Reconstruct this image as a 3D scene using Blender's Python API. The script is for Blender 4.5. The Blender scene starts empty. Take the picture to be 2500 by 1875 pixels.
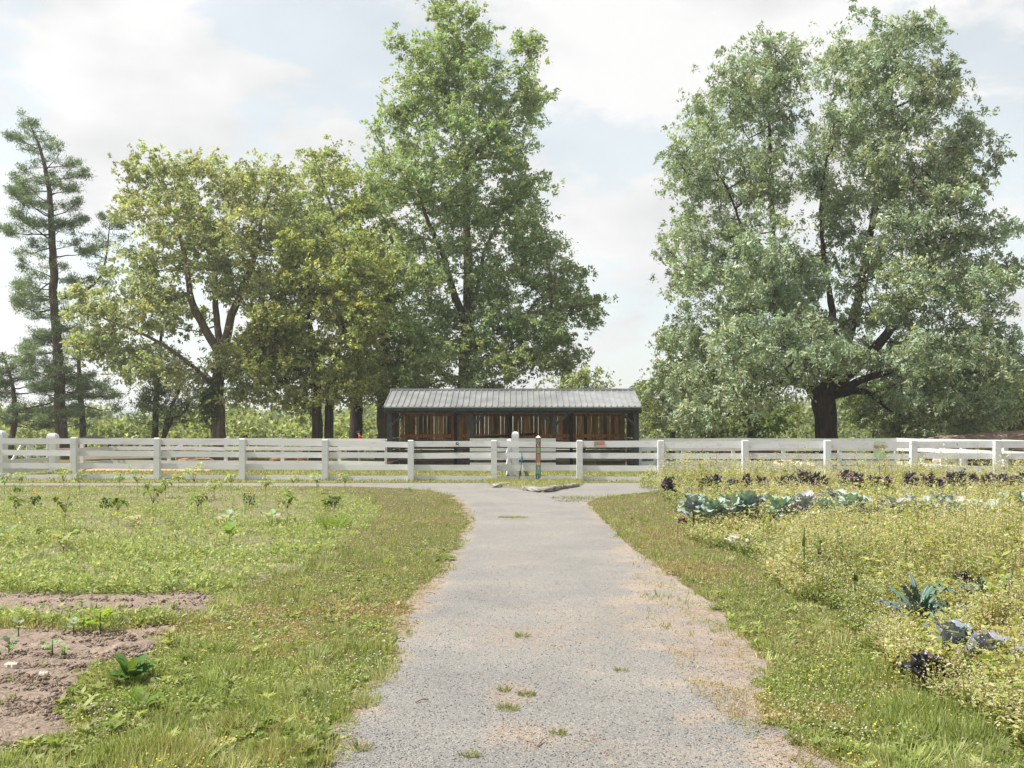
import bpy, bmesh, math, random
import numpy as np
from math import radians as R
from mathutils import Vector

S = bpy.context.scene
COL = S.collection
rng = np.random.default_rng(7)
random.seed(7)

# ------------------------------------------------------------------ camera
F = 2400.0; CX = 1250.0; HY = 1055.0; CH = 1.6      # focal length in photo pixels, centre column, horizon row, eye height
cam = bpy.data.cameras.new('camera'); co = bpy.data.objects.new('camera', cam); COL.objects.link(co)
co.location = (0, 0, CH); co.rotation_euler = (R(90), 0, 0)
cam.sensor_width = 36; cam.lens = 36*F/2500
cam.shift_y = (HY-937.5)/2500
cam.clip_start = 0.1; cam.clip_end = 20000
S.camera = co

# ------------------------------------------------------------------ world and sun
SUN_EL, SUN_AZ = 58.0, -94.0        # azimuth measured from straight ahead (+Y), negative is to the left
SKY_STRENGTH = 0.10
CLOUD = 0.475
EXPOSURE = 1.0
w = bpy.data.worlds.new('World'); S.world = w; w.use_nodes = True
nt = w.node_tree; nt.nodes.clear()
def N(nt, t, **kw):
    n = nt.nodes.new(t)
    for k, v in kw.items():
        if k.startswith('i_'):
            key = k[2:]
            n.inputs[int(key) if key.isdigit() else key.replace('_', ' ')].default_value = v
        else: setattr(n, k, v)
    return n
def LK(nt, a, b): nt.links.new(a, b)
sky = N(nt, 'ShaderNodeTexSky', sky_type='NISHITA', sun_disc=False)
sky.sun_elevation = R(SUN_EL); sky.sun_rotation = R(SUN_AZ); sky.air_density = 1.0; sky.dust_density = 1.2; sky.ozone_density = 1.0
bgS = N(nt, 'ShaderNodeBackground'); bgS.inputs[1].default_value = SKY_STRENGTH
bgC = N(nt, 'ShaderNodeBackground'); bgC.inputs[1].default_value = CLOUD
out = N(nt, 'ShaderNodeOutputWorld')
tc = N(nt, 'ShaderNodeTexCoord')
mp = N(nt, 'ShaderNodeMapping'); mp.inputs['Scale'].default_value = (1.0, 1.0, 2.1); mp.inputs['Location'].default_value = (3.1, 0.4, 0.25)
LK(nt, tc.outputs['Generated'], mp.inputs[0])
n1 = N(nt, 'ShaderNodeTexNoise'); n1.inputs['Scale'].default_value = 5.0; n1.inputs['Detail'].default_value = 12; n1.inputs['Roughness'].default_value = .60; n1.inputs['Distortion'].default_value = .25
LK(nt, mp.outputs[0], n1.inputs['Vector'])
cr = N(nt, 'ShaderNodeValToRGB'); cr.color_ramp.elements[0].position = .45; cr.color_ramp.elements[1].position = .555
cr.color_ramp.elements[0].color = (.42,)*3+(1,); cr.color_ramp.elements[1].color = (1, 1, 1, 1)
# openings in the cloud cover, as directions
mm = N(nt, 'ShaderNodeMath', operation='MULTIPLY_ADD'); LK(nt, n1.outputs['Fac'], mm.inputs[0]); mm.inputs[1].default_value = 1.5; mm.inputs[2].default_value = -.24; src = mm.outputs[0]
for gx_, gy_, rad_, amt in [(760, 60, .10, -.16), (720, 330, .12, -.15), (240, 640, .09, -.13), (40, 560, .07, -.10), (470, 640, .08, -.10), (1480, 380, .09, -.14), (1420, 930, .10, -.08), (2440, 330, .12, -.14), (2330, 60, .07, -.06),
                          (330, 200, .22, .13), (900, 200, .08, .14), (430, 430, .10, .10), (1450, 120, .13, .12), (1900, 60, .14, .10), (260, 480, .07, .08), (1500, 640, .09, .09), (2440, 560, .06, .12)]:
    dv = Vector((gx_-CX, F, HY-gy_)).normalized()
    ds = N(nt, 'ShaderNodeVectorMath', operation='DISTANCE'); nrm_ = N(nt, 'ShaderNodeVectorMath', operation='NORMALIZE')
    LK(nt, tc.outputs['Generated'], nrm_.inputs[0]); LK(nt, nrm_.outputs[0], ds.inputs[0]); ds.inputs[1].default_value = dv
    mr_ = N(nt, 'ShaderNodeMapRange', interpolation_type='SMOOTHSTEP'); mr_.inputs['From Min'].default_value = 0; mr_.inputs['From Max'].default_value = rad_*1.5; mr_.inputs['To Min'].default_value = amt; mr_.inputs['To Max'].default_value = 0
    LK(nt, ds.outputs['Value'], mr_.inputs['Value'])
    ad_ = N(nt, 'ShaderNodeMath', operation='ADD'); LK(nt, src, ad_.inputs[0]); LK(nt, mr_.outputs[0], ad_.inputs[1]); src = ad_.outputs[0]
LK(nt, src, cr.inputs[0])
n2 = N(nt, 'ShaderNodeTexNoise'); n2.inputs['Scale'].default_value = 5.5; n2.inputs['Detail'].default_value = 7; n2.inputs['Roughness'].default_value = .5
LK(nt, mp.outputs[0], n2.inputs['Vector'])
cr2 = N(nt, 'ShaderNodeValToRGB'); e = cr2.color_ramp.elements
e[0].position = .38; e[0].color = (.84, .845, .85, 1); e[1].position = .56; e[1].color = (1.03, 1.025, 1.02, 1)
LK(nt, n2.outputs['Fac'], cr2.inputs[0])
hs = N(nt, 'ShaderNodeHueSaturation'); hs.inputs['Saturation'].default_value = .55; hs.inputs['Value'].default_value = 1.12
tintn = N(nt, 'ShaderNodeMix', data_type='RGBA', blend_type='MULTIPLY'); tintn.inputs[0].default_value = 1; tintn.inputs[7].default_value = (.93, .965, .875, 1)
LK(nt, sky.outputs[0], hs.inputs['Color']); LK(nt, hs.outputs[0], tintn.inputs[6])
LK(nt, cr2.outputs[0], bgC.inputs[0]); LK(nt, tintn.outputs[2], bgS.inputs[0])
mx = N(nt, 'ShaderNodeMixShader')
LK(nt, cr.outputs[0], mx.inputs[0]); LK(nt, bgS.outputs[0], mx.inputs[1]); LK(nt, bgC.outputs[0], mx.inputs[2]); LK(nt, mx.outputs[0], out.inputs[0])

sl = bpy.data.lights.new('sun', 'SUN'); so = bpy.data.objects.new('sun', sl); COL.objects.link(so)
sl.energy = 4.7; sl.angle = R(0.6); sl.color = (1, .955, .88)
az = R(SUN_AZ); el = R(SUN_EL)
sd = Vector((math.sin(az)*math.cos(el), math.cos(az)*math.cos(el), math.sin(el)))
so.rotation_euler = sd.to_track_quat('Z', 'Y').to_euler(); so.location = (0, 0, 60)

S.view_settings.view_transform = 'Standard'; S.view_settings.look = 'None'
S.view_settings.exposure = EXPOSURE; S.view_settings.gamma = 1
S.render.engine = 'CYCLES'
c = S.cycles; c.max_bounces = 6; c.diffuse_bounces = 3; c.glossy_bounces = 2; c.transmission_bounces = 4; c.transparent_max_bounces = 4
c.use_denoising = True; c.sample_clamp_indirect = 6
try: c.denoiser = 'OPENIMAGEDENOISE'
except Exception: pass

# ------------------------------------------------------------------ helpers
def at(px, D): return (px-CX)/F*D
def zt(py, D): return CH-(py-HY)/F*D
def gd(py): return F*CH/(py-HY)               # distance of the ground point seen in photo row py
def W3(px, py, D, dy=0): return np.array([at(px, D), D+dy, zt(py, D)])

def tag(o, label=None, cat=None, group=None, kind=None):
    if label: o['label'] = label
    if cat: o['category'] = cat
    if group: o['group'] = group
    if kind: o['kind'] = kind
    return o
def empty(name, loc=(0, 0, 0), rz=0, **k):
    o = bpy.data.objects.new(name, None); COL.objects.link(o)
    o.location = loc; o.rotation_euler = (0, 0, rz); o.empty_display_size = .2
    return tag(o, **k)

def link(name, me, parent=None, mats=None):
    if mats is not None:
        for m in (mats if isinstance(mats, (list, tuple)) else [mats]): me.materials.append(m)
    o = bpy.data.objects.new(name, me); COL.objects.link(o)
    if parent is not None: o.parent = parent
    return o

def np_mesh(name, V, Fq, col=None, smooth=False, mi=None):
    """V (n,3), Fq (m,k) equal sized faces, col (n,3)"""
    me = bpy.data.meshes.new(name)
    V = np.ascontiguousarray(V, dtype=np.float32); Fq = np.ascontiguousarray(Fq, dtype=np.int32)
    k = Fq.shape[1]
    me.vertices.add(len(V)); me.vertices.foreach_set('co', V.ravel())
    me.loops.add(Fq.size); me.loops.foreach_set('vertex_index', Fq.ravel())
    me.polygons.add(len(Fq)); me.polygons.foreach_set('loop_start', np.arange(0, Fq.size, k, dtype=np.int32))
    try: me.polygons.foreach_set('loop_total', np.full(len(Fq), k, dtype=np.int32))
    except Exception: pass
    if smooth: me.polygons.foreach_set('use_smooth', np.ones(len(Fq), dtype=bool))
    if col is not None:
        a = me.color_attributes.new('col', 'FLOAT_COLOR', 'POINT')
        cc = np.ones((len(V), 4), dtype=np.float32); cc[:, :col.shape[1]] = col
        a.data.foreach_set('color', cc.ravel())
    me.update(calc_edges=True)
    return me

class MB:
    def __init__(s): s.v = []; s.f = []; s.m = []; s.c = []; s.sm = []
    def add(s, vs, fs, m=0, c=(1, 1, 1), smooth=False):
        b = len(s.v); s.v += [tuple(map(float, p)) for p in vs]; s.c += [tuple(c)]*len(vs)
        for f in fs: s.f.append(tuple(b+i for i in f)); s.m.append(m); s.sm.append(smooth)
    def box(s, x0, x1, y0, y1, z0, z1, m=0, c=(1, 1, 1), bev=0):
        if bev:
            b = bev; P = []
            for z, i in ((z0, 0), (z1-b, 0), (z1, b)):
                P += [(x0+i, y0+i, z), (x1-i, y0+i, z), (x1-i, y1-i, z), (x0+i, y1-i, z)]
            fs = [(3, 2, 1, 0), (8, 9, 10, 11)]
            for r in (0, 4):
                for k in range(4): fs.append((r+k, r+(k+1) % 4, r+4+(k+1) % 4, r+4+k))
            s.add(P, fs, m, c); return
        P = [(x0, y0, z0), (x1, y0, z0), (x1, y1, z0), (x0, y1, z0), (x0, y0, z1), (x1, y0, z1), (x1, y1, z1), (x0, y1, z1)]
        s.add(P, [(3, 2, 1, 0), (4, 5, 6, 7), (0, 1, 5, 4), (1, 2, 6, 5), (2, 3, 7, 6), (3, 0, 4, 7)], m, c)
    def bar(s, p, q, wd, ht, m=0, c=(1, 1, 1), up=(0, 0, 1)):
        """a plank from p to q, wd thick across, ht tall along up"""
        p = Vector(p); q = Vector(q); d = (q-p).normalized(); up = Vector(up)
        sx = d.cross(up).normalized(); u = sx.cross(d).normalized()
        P = []
        for a in (p, q):
            for i, j in ((-1, -1), (1, -1), (1, 1), (-1, 1)): P.append(a+sx*i*wd/2+u*j*ht/2)
        s.add(P, [(3, 2, 1, 0), (4, 5, 6, 7), (0, 1, 5, 4), (1, 2, 6, 5), (2, 3, 7, 6), (3, 0, 4, 7)], m, c)
    def tube(s, pts, rad, n=8, m=0, c=(1, 1, 1), smooth=True, jit=0):
        pts = [Vector(p) for p in pts]; rings = []
        for i, p in enumerate(pts):
            d = (pts[min(i+1, len(pts)-1)]-pts[max(i-1, 0)]).normalized()
            a = d.cross(Vector((0, 1, 0.01)) if abs(d.y) < .9 else Vector((1, 0, 0))).normalized(); b = d.cross(a)
            r = rad[i] if hasattr(rad, '__len__') else rad
            rings.append([p+(a*math.cos(t*2*math.pi/n)+b*math.sin(t*2*math.pi/n))*r*(1+jit*(random.random()-.5)) for t in range(n)])
        vs = [v for rg in rings for v in rg]; fs = []
        for i in range(len(pts)-1):
            for k in range(n): fs.append((i*n+k, i*n+(k+1) % n, (i+1)*n+(k+1) % n, (i+1)*n+k))
        fs.append(tuple(range(n))[::-1]); fs.append(tuple((len(pts)-1)*n+k for k in range(n)))
        s.add(vs, fs, m, c, smooth)
    def ball(s, cc, r, n=8, m=0, c=(1, 1, 1), jit=0, smooth=True):
        rx, ry, rz = r if hasattr(r, '__len__') else (r, r, r); vs = []; fs = []; h = max(4, n//2+1)
        for i in range(h+1):
            th = math.pi*i/h
            for k in range(n):
                j = 1+jit*(random.random()-.5)
                vs.append((cc[0]+rx*j*math.sin(th)*math.cos(2*math.pi*k/n), cc[1]+ry*j*math.sin(th)*math.sin(2*math.pi*k/n), cc[2]+rz*(j if 0 < i < h else 1)*math.cos(th)))
        for i in range(h):
            for k in range(n): fs.append((i*n+k, (i+1)*n+k, (i+1)*n+(k+1) % n, i*n+(k+1) % n))
        s.add(vs, fs, m, c, smooth)
    def build(s, name, mats, parent=None, loc=None):
        me = bpy.data.meshes.new(name); me.from_pydata(s.v, [], s.f)
        me.polygons.foreach_set('material_index', s.m); me.polygons.foreach_set('use_smooth', s.sm)
        a = me.color_attributes.new('col', 'FLOAT_COLOR', 'POINT')
        a.data.foreach_set('color', np.hstack([np.array(s.c, dtype=np.float32), np.ones((len(s.v), 1), np.float32)]).ravel())
        me.update()
        o = link(name, me, parent, mats)
        if loc is not None: o.location = loc
        return o

def hsh(ix, iy, seed):
    h = (ix.astype(np.int64)*374761393+iy.astype(np.int64)*668265263+seed*974634777) & 0xffffffff
    h = ((h ^ (h >> 13))*1274126177) & 0xffffffff
    h = (h ^ (h >> 16)) & 0xffffff
    return h/float(0xffffff)
def vnoise(x, y, seed=0):
    x = np.asarray(x, float); y = np.asarray(y, float)
    ix = np.floor(x); iy = np.floor(y); fx = x-ix; fy = y-iy
    fx = fx*fx*(3-2*fx); fy = fy*fy*(3-2*fy)
    a = hsh(ix, iy, seed); b = hsh(ix+1, iy, seed); c_ = hsh(ix, iy+1, seed); d = hsh(ix+1, iy+1, seed)
    return (a*(1-fx)+b*fx)*(1-fy)+(c_*(1-fx)+d*fx)*fy
def fbm(x, y, seed=0, o=4):
    s = 0; a = .5; t = 0
    for i in range(o):
        s = s+a*vnoise(x*2**i+17*i, y*2**i+31*i, seed+i); t += a; a *= .55
    return s/t
def inpoly(px, py, poly):
    px = np.asarray(px, float); py = np.asarray(py, float); ins = np.zeros(px.shape, bool)
    n = len(poly)
    for i in range(n):
        x0, y0 = poly[i]; x1, y1 = poly[(i+1) % n]
        if y0 == y1: continue
        cnd = ((y0 > py) != (y1 > py)) & (px < (x1-x0)*(py-y0)/(y1-y0)+x0)
        ins ^= cnd
    return ins
def unit(v): return v/np.maximum(np.linalg.norm(v, axis=-1, keepdims=True), 1e-9)
def rdir(n): return unit(rng.normal(size=(n, 3)))
def lerp_tab(tab, x):
    t = sorted(tab); return np.interp(x, [a for a, b in t], [b for a, b in t])

# ------------------------------------------------------------------ materials
def newmat(name):
    m = bpy.data.materials.new(name); m.use_nodes = True; nt = m.node_tree; nt.nodes.clear()
    o = N(nt, 'ShaderNodeOutputMaterial'); return m, nt, o
def pbsdf(nt, col=None, rough=.7, spec=.3, metal=0):
    p = N(nt, 'ShaderNodeBsdfPrincipled'); p.inputs['Roughness'].default_value = rough
    p.inputs['Specular IOR Level'].default_value = spec; p.inputs['Metallic'].default_value = metal
    if col is not None: p.inputs['Base Color'].default_value = (*col, 1)
    return p
def leafmat(name, trans=.4, spec=.25, rough=.5, warm=(1.25, 1.3, .55)):
    m, nt, o = newmat(name)
    at_ = N(nt, 'ShaderNodeAttribute', attribute_name='col')
    p = pbsdf(nt, rough=rough, spec=spec); LK(nt, at_.outputs['Color'], p.inputs['Base Color'])
    mu = N(nt, 'ShaderNodeMix', data_type='RGBA', blend_type='MULTIPLY'); mu.inputs[0].default_value = 1
    LK(nt, at_.outputs['Color'], mu.inputs[6]); mu.inputs[7].default_value = (*warm, 1)
    tr = N(nt, 'ShaderNodeBsdfTranslucent'); LK(nt, mu.outputs[2], tr.inputs[0])
    mi = N(nt, 'ShaderNodeMixShader'); mi.inputs[0].default_value = trans
    LK(nt, p.outputs[0], mi.inputs[1]); LK(nt, tr.outputs[0], mi.inputs[2]); LK(nt, mi.outputs[0], o.inputs[0])
    return m
def noisemat(name, c1, c2, scale=8, detail=6, rough=.8, spec=.2, bump=.3, bscale=None, metal=0, stretch=(1, 1, 1), pos=(.35, .65), attr=False, dist=.01):
    m, nt, o = newmat(name)
    tc = N(nt, 'ShaderNodeTexCoord'); mp = N(nt, 'ShaderNodeMapping'); mp.inputs['Scale'].default_value = stretch
    LK(nt, tc.outputs['Object'], mp.inputs[0])
    n = N(nt, 'ShaderNodeTexNoise'); n.inputs['Scale'].default_value = scale; n.inputs['Detail'].default_value = detail; n.inputs['Roughness'].default_value = .6
    LK(nt, mp.outputs[0], n.inputs['Vector'])
    r = N(nt, 'ShaderNodeValToRGB'); r.color_ramp.elements[0].position = pos[0]; r.color_ramp.elements[1].position = pos[1]
    r.color_ramp.elements[0].color = (*c1, 1); r.color_ramp.elements[1].color = (*c2, 1)
    LK(nt, n.outputs[0], r.inputs[0])
    p = pbsdf(nt, rough=rough, spec=spec, metal=metal); src = r.outputs[0]
    if attr:
        a = N(nt, 'ShaderNodeAttribute', attribute_name='col')
        mu = N(nt, 'ShaderNodeMix', data_type='RGBA', blend_type='MULTIPLY'); mu.inputs[0].default_value = 1
        LK(nt, src, mu.inputs[6]); LK(nt, a.outputs['Color'], mu.inputs[7]); src = mu.outputs[2]
    LK(nt, src, p.inputs['Base Color'])
    if bump:
        nb = N(nt, 'ShaderNodeTexNoise'); nb.inputs['Scale'].default_value = bscale or scale*4; nb.inputs['Detail'].default_value = 5
        LK(nt, mp.outputs[0], nb.inputs['Vector'])
        b = N(nt, 'ShaderNodeBump'); b.inputs['Strength'].default_value = bump; b.inputs['Distance'].default_value = dist
        LK(nt, nb.outputs[0], b.inputs['Height']); LK(nt, b.outputs[0], p.inputs['Normal'])
    LK(nt, p.outputs[0], o.inputs[0]); return m

M = {}
M['leaf'] = leafmat('tree_leaf', .42, .22, .5)
M['ash'] = leafmat('ash_leaf', .32, .32, .45, warm=(1.15, 1.25, .6))
M['needle'] = leafmat('pine_needle', .25, .3, .5)
M['grass'] = leafmat('grass_blade', .4, .2, .55, warm=(1.2, 1.25, .6))
M['weed'] = leafmat('weed_leaf', .45, .15, .6, warm=(1.2, 1.2, .6))
M['kale'] = leafmat('kale_leaf', .12, .18, .65, warm=(1, 1.2, .6))
M['petal'] = leafmat('petal', .3, .2, .6, warm=(1.05, 1, .9))
M['bark'] = noisemat('bark', (.075, .058, .042), (.2, .165, .13), 3, 8, .9, .1, .9, 9, stretch=(3, 3, .5), attr=True, dist=.06)
M['white'] = noisemat('white_paint', (.48, .48, .47), (.61, .615, .62), 2.6, 10, .6, .3, .3, 30, stretch=(.7, 1, 2.5), pos=(.27, .46), attr=True)
M['shedpaint'] = noisemat('dark_paint', (.018, .021, .024), (.045, .05, .053), 6, 5, .6, .3, .3, 30)
M['board'] = noisemat('brown_board', (.26, .155, .075), (.72, .48, .26), 2.5, 8, .8, .15, .4, 30, stretch=(6, 2, .8), pos=(.3, .75), attr=True)
M['kick'] = noisemat('grey_board', (.13, .11, .09), (.36, .31, .27), 2.5, 8, .9, .1, .5, 30, stretch=(.5, 2, 6), attr=True)
M['roof'] = noisemat('metal_roof', (.225, .23, .235), (.33, .335, .34), 1.4, 8, .36, .5, .03, 20, metal=.35)
M['stone'] = noisemat('stone', (.17, .16, .145), (.46, .44, .41), 4, 9, .9, .15, 1.0, 14, attr=True, dist=.03)
M['wood'] = noisemat('weathered_wood', (.12, .085, .065), (.32, .25, .21), 3, 9, .9, .1, 1.0, 9, stretch=(.6, 3, 3), attr=True, dist=.06)
M['plain'] = noisemat('paint', (.92, .92, .92), (1, 1, 1), 20, 3, .6, .3, .05, attr=True)
M['cloth'] = noisemat('cloth', (.85, .85, .85), (1, 1, 1), 40, 3, .9, .05, .2, attr=True)

# ------------------------------------------------------------------ zones of the ground, as areas of the plan
def to_px(X, D):
    D = np.maximum(D, .5)
    return CX+F*X/D, HY+F*CH/D
PL = [(2200, 460), (1849, 772), (1779, 837), (1714, 903), (1679, 894), (1631, 938), (1596, 964), (1556, 977), (1508, 1017), (1456, 1038), (1412, 1073), (1364, 1113), (1325, 1135), (1272, 1154), (1242, 1143), (1211, 1113), (1196, 1056), (1189.5, 925), (1187.5, 750), (1186, 300), (1185, -200), (1184, -600), (1181, -900)]
PR = [(2200, 2230), (1880, 1990), (1832, 1910), (1762, 1800), (1674, 1700), (1587, 1646), (1500, 1585), (1412, 1559), (1360, 1550), (1299, 1500), (1277, 1475), (1229, 1432), (1215, 1460), (1206, 1530), (1200, 1600), (1196, 1750), (1193, 1900), (1190, 2500), (1186, 3000), (1181, 3000)]
TR = [(2200, 2450), (1867, 2090), (1832, 1993), (1762, 1890), (1631, 1880), (1596, 1845), (1543, 1810), (1478, 1745), (1421, 1657), (1377, 1600), (1330, 1530), (1299, 1503), (1277, 1478), (1229, 1432)]
SOIL1 = [(-900, 1449), (120, 1449), (500, 1447), (545, 1462), (500, 1490), (430, 1505), (380, 1515), (180, 1512), (60, 1505), (-900, 1500)]
SOIL2 = [(-900, 1542), (100, 1538), (260, 1542), (400, 1530), (420, 1545), (355, 1575), (345, 1608), (215, 1622), (195, 1680), (150, 1722), (125, 1790), (65, 1830), (-40, 1856), (-900, 2100)]
BED_R = [(1560, 1184), (1575, 1196), (1620, 1215), (1650, 1250), (1680, 1300), (1715, 1335), (1790, 1352), (1850, 1375), (1880, 1420), (1935, 1462), (2040, 1490), (2100, 1560), (2160, 1640), (2240, 1700), (2330, 1750), (2400, 1790), (2520, 1850), (4500, 2100), (4500, 1184)]
BED_L = [(-2500, 1189), (700, 1190), (860, 1205), (930, 1235), (900, 1290), (830, 1330), (760, 1370), (640, 1420), (540, 1450), (-2500, 1450)]
def zones(X, D):
    n1_ = (fbm(X*1.3, D*1.3, 5)-.5); n2_ = (fbm(X*5, D*5, 9)-.5)
    jx = n1_*.35+n2_*.22; jy = (fbm(X*1.3, D*1.3, 15)-.5)*.35+(fbm(X*5, D*5, 19)-.5)*.22
    px, py = to_px(X+jx, D+jy)
    pl = lerp_tab(PL, py); pr = lerp_tab(PR, py); tr = lerp_tab(TR, py)
    inrow = (py > 1181)
    path = inrow & (px > pl) & (px < pr)
    tan = inrow & (px >= pr) & (px < np.maximum(pr, tr)) & (py > 1229)
    rim = inrow & ~path & (((px < pl) & (px > pl-22*(py-HY)/400)) )
    soil = inpoly(px, py, SOIL1) | inpoly(px, py, SOIL2)
    bedr = inpoly(px, py, BED_R); bedl = inpoly(px, py, BED_L)
    return path, tan, rim, soil, bedr, bedl

# ground sheet: one tensor grid, fine where the camera stands, reaching past the horizon
def steps(a, b, s): return np.arange(a, b, s)
xs = np.concatenate([-np.geomspace(3000, 30, 24), steps(-30, -14, .5), steps(-14, -6, .16), steps(-6, 4, .05), steps(4, 14, .16), steps(14, 30, .5), np.geomspace(30, 3000, 24)])
ys = np.concatenate([-np.geomspace(400, 3, 10), steps(-2.5, 3.4, .5), steps(3.5, 14, .05), steps(14, 34, .12), steps(34, 60, .5), np.geomspace(60, 3000, 30)])
GX, GY = np.meshgrid(xs, ys)
path, tan, rim, soil, bedr, bedl = zones(GX.ravel(), np.maximum(GY.ravel(), .6))
gx = GX.ravel(); gy = GY.ravel()
near = (gy > 2) & (gy < 34) & (abs(gx) < 16)
gz = np.where(near & ~path, (fbm(gx*2.2, gy*2.2, 3)-.5)*.03, 0.)
gz += np.where(near & soil, (fbm(gx*9, gy*9, 4, 3)-.5)*.05+(fbm(gx*2.5, gy*5, 41)-.5)*.05, 0)
plx, ply = to_px(gx, np.maximum(gy, .6))
pathcore = (ply > 1180) & (plx > lerp_tab(PL, ply)-40*(ply-HY)/300-12) & (plx < lerp_tab(PR, ply)+40*(ply-HY)/300+12)
gz = np.where(pathcore & (gy > 0), np.minimum(gz*.0, 0), gz)
far = gy > 62
gz = gz-np.where(far, np.minimum((gy-62)*.035, 7), 0)     # the field drops away behind the trees
bare = (gy > 45) & (gy < 62) & (gx > 6)
bl = (fbm(gx*.25, gy*.4, 77) > .52)
c_grass = np.array([.075, .07, .035]); c_soil = np.array([.21, .165, .135]); c_tan = np.array([.235, .19, .15]); c_bed = np.array([.09, .085, .04])
gc = np.tile(c_grass, (len(gx), 1))
pv = fbm(gx*.9, gy*.9, 61)[:, None]
gc = gc*(1-pv*.5)+np.array([.2, .15, .08])*pv*.5
gc[bedr] = c_bed*.8
blp = (fbm(gx*.7, gy*1.6, 33) > .50) & (plx < 760)
gc[bedl] = np.where(blp[bedl][:, None], np.array([.17, .15, .105]), np.array([.13, .13, .06]))
gc[tan | rim | (path & near)] = c_tan
gc[soil] = c_soil*(0.8+.4*fbm(gx[soil]*3, gy[soil]*3, 8))[:, None]
mid = (gy > 31.5) & (gy < 46)
gc[mid] = np.array([.17, .175, .07])+(fbm(gx[mid]*.8, gy[mid]*.8, 2)-.5)[:, None]*np.array([.1, .06, .03])
bk = (gy >= 46) & (gy < 62)
gc[bk] = np.array([.13, .12, .055])
gc[bare & bl] = np.array([.36, .28, .2])
gc[far] = np.array([.12, .15, .06])
ny, nx = GX.shape
idx = np.arange(nx*ny).reshape(ny, nx)
Q = np.stack([idx[:-1, :-1], idx[:-1, 1:], idx[1:, 1:], idx[1:, :-1]], -1).reshape(-1, 4)
M['ground'] = noisemat('ground', (.75, .75, .75), (1.2, 1.2, 1.2), 14, 8, .95, .05, .9, 30, attr=True, dist=.03)
g = link('ground', np_mesh('ground', np.stack([gx, gy, gz], 1), Q, gc, smooth=True), None, M['ground']); tag(g, kind='structure')

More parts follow.
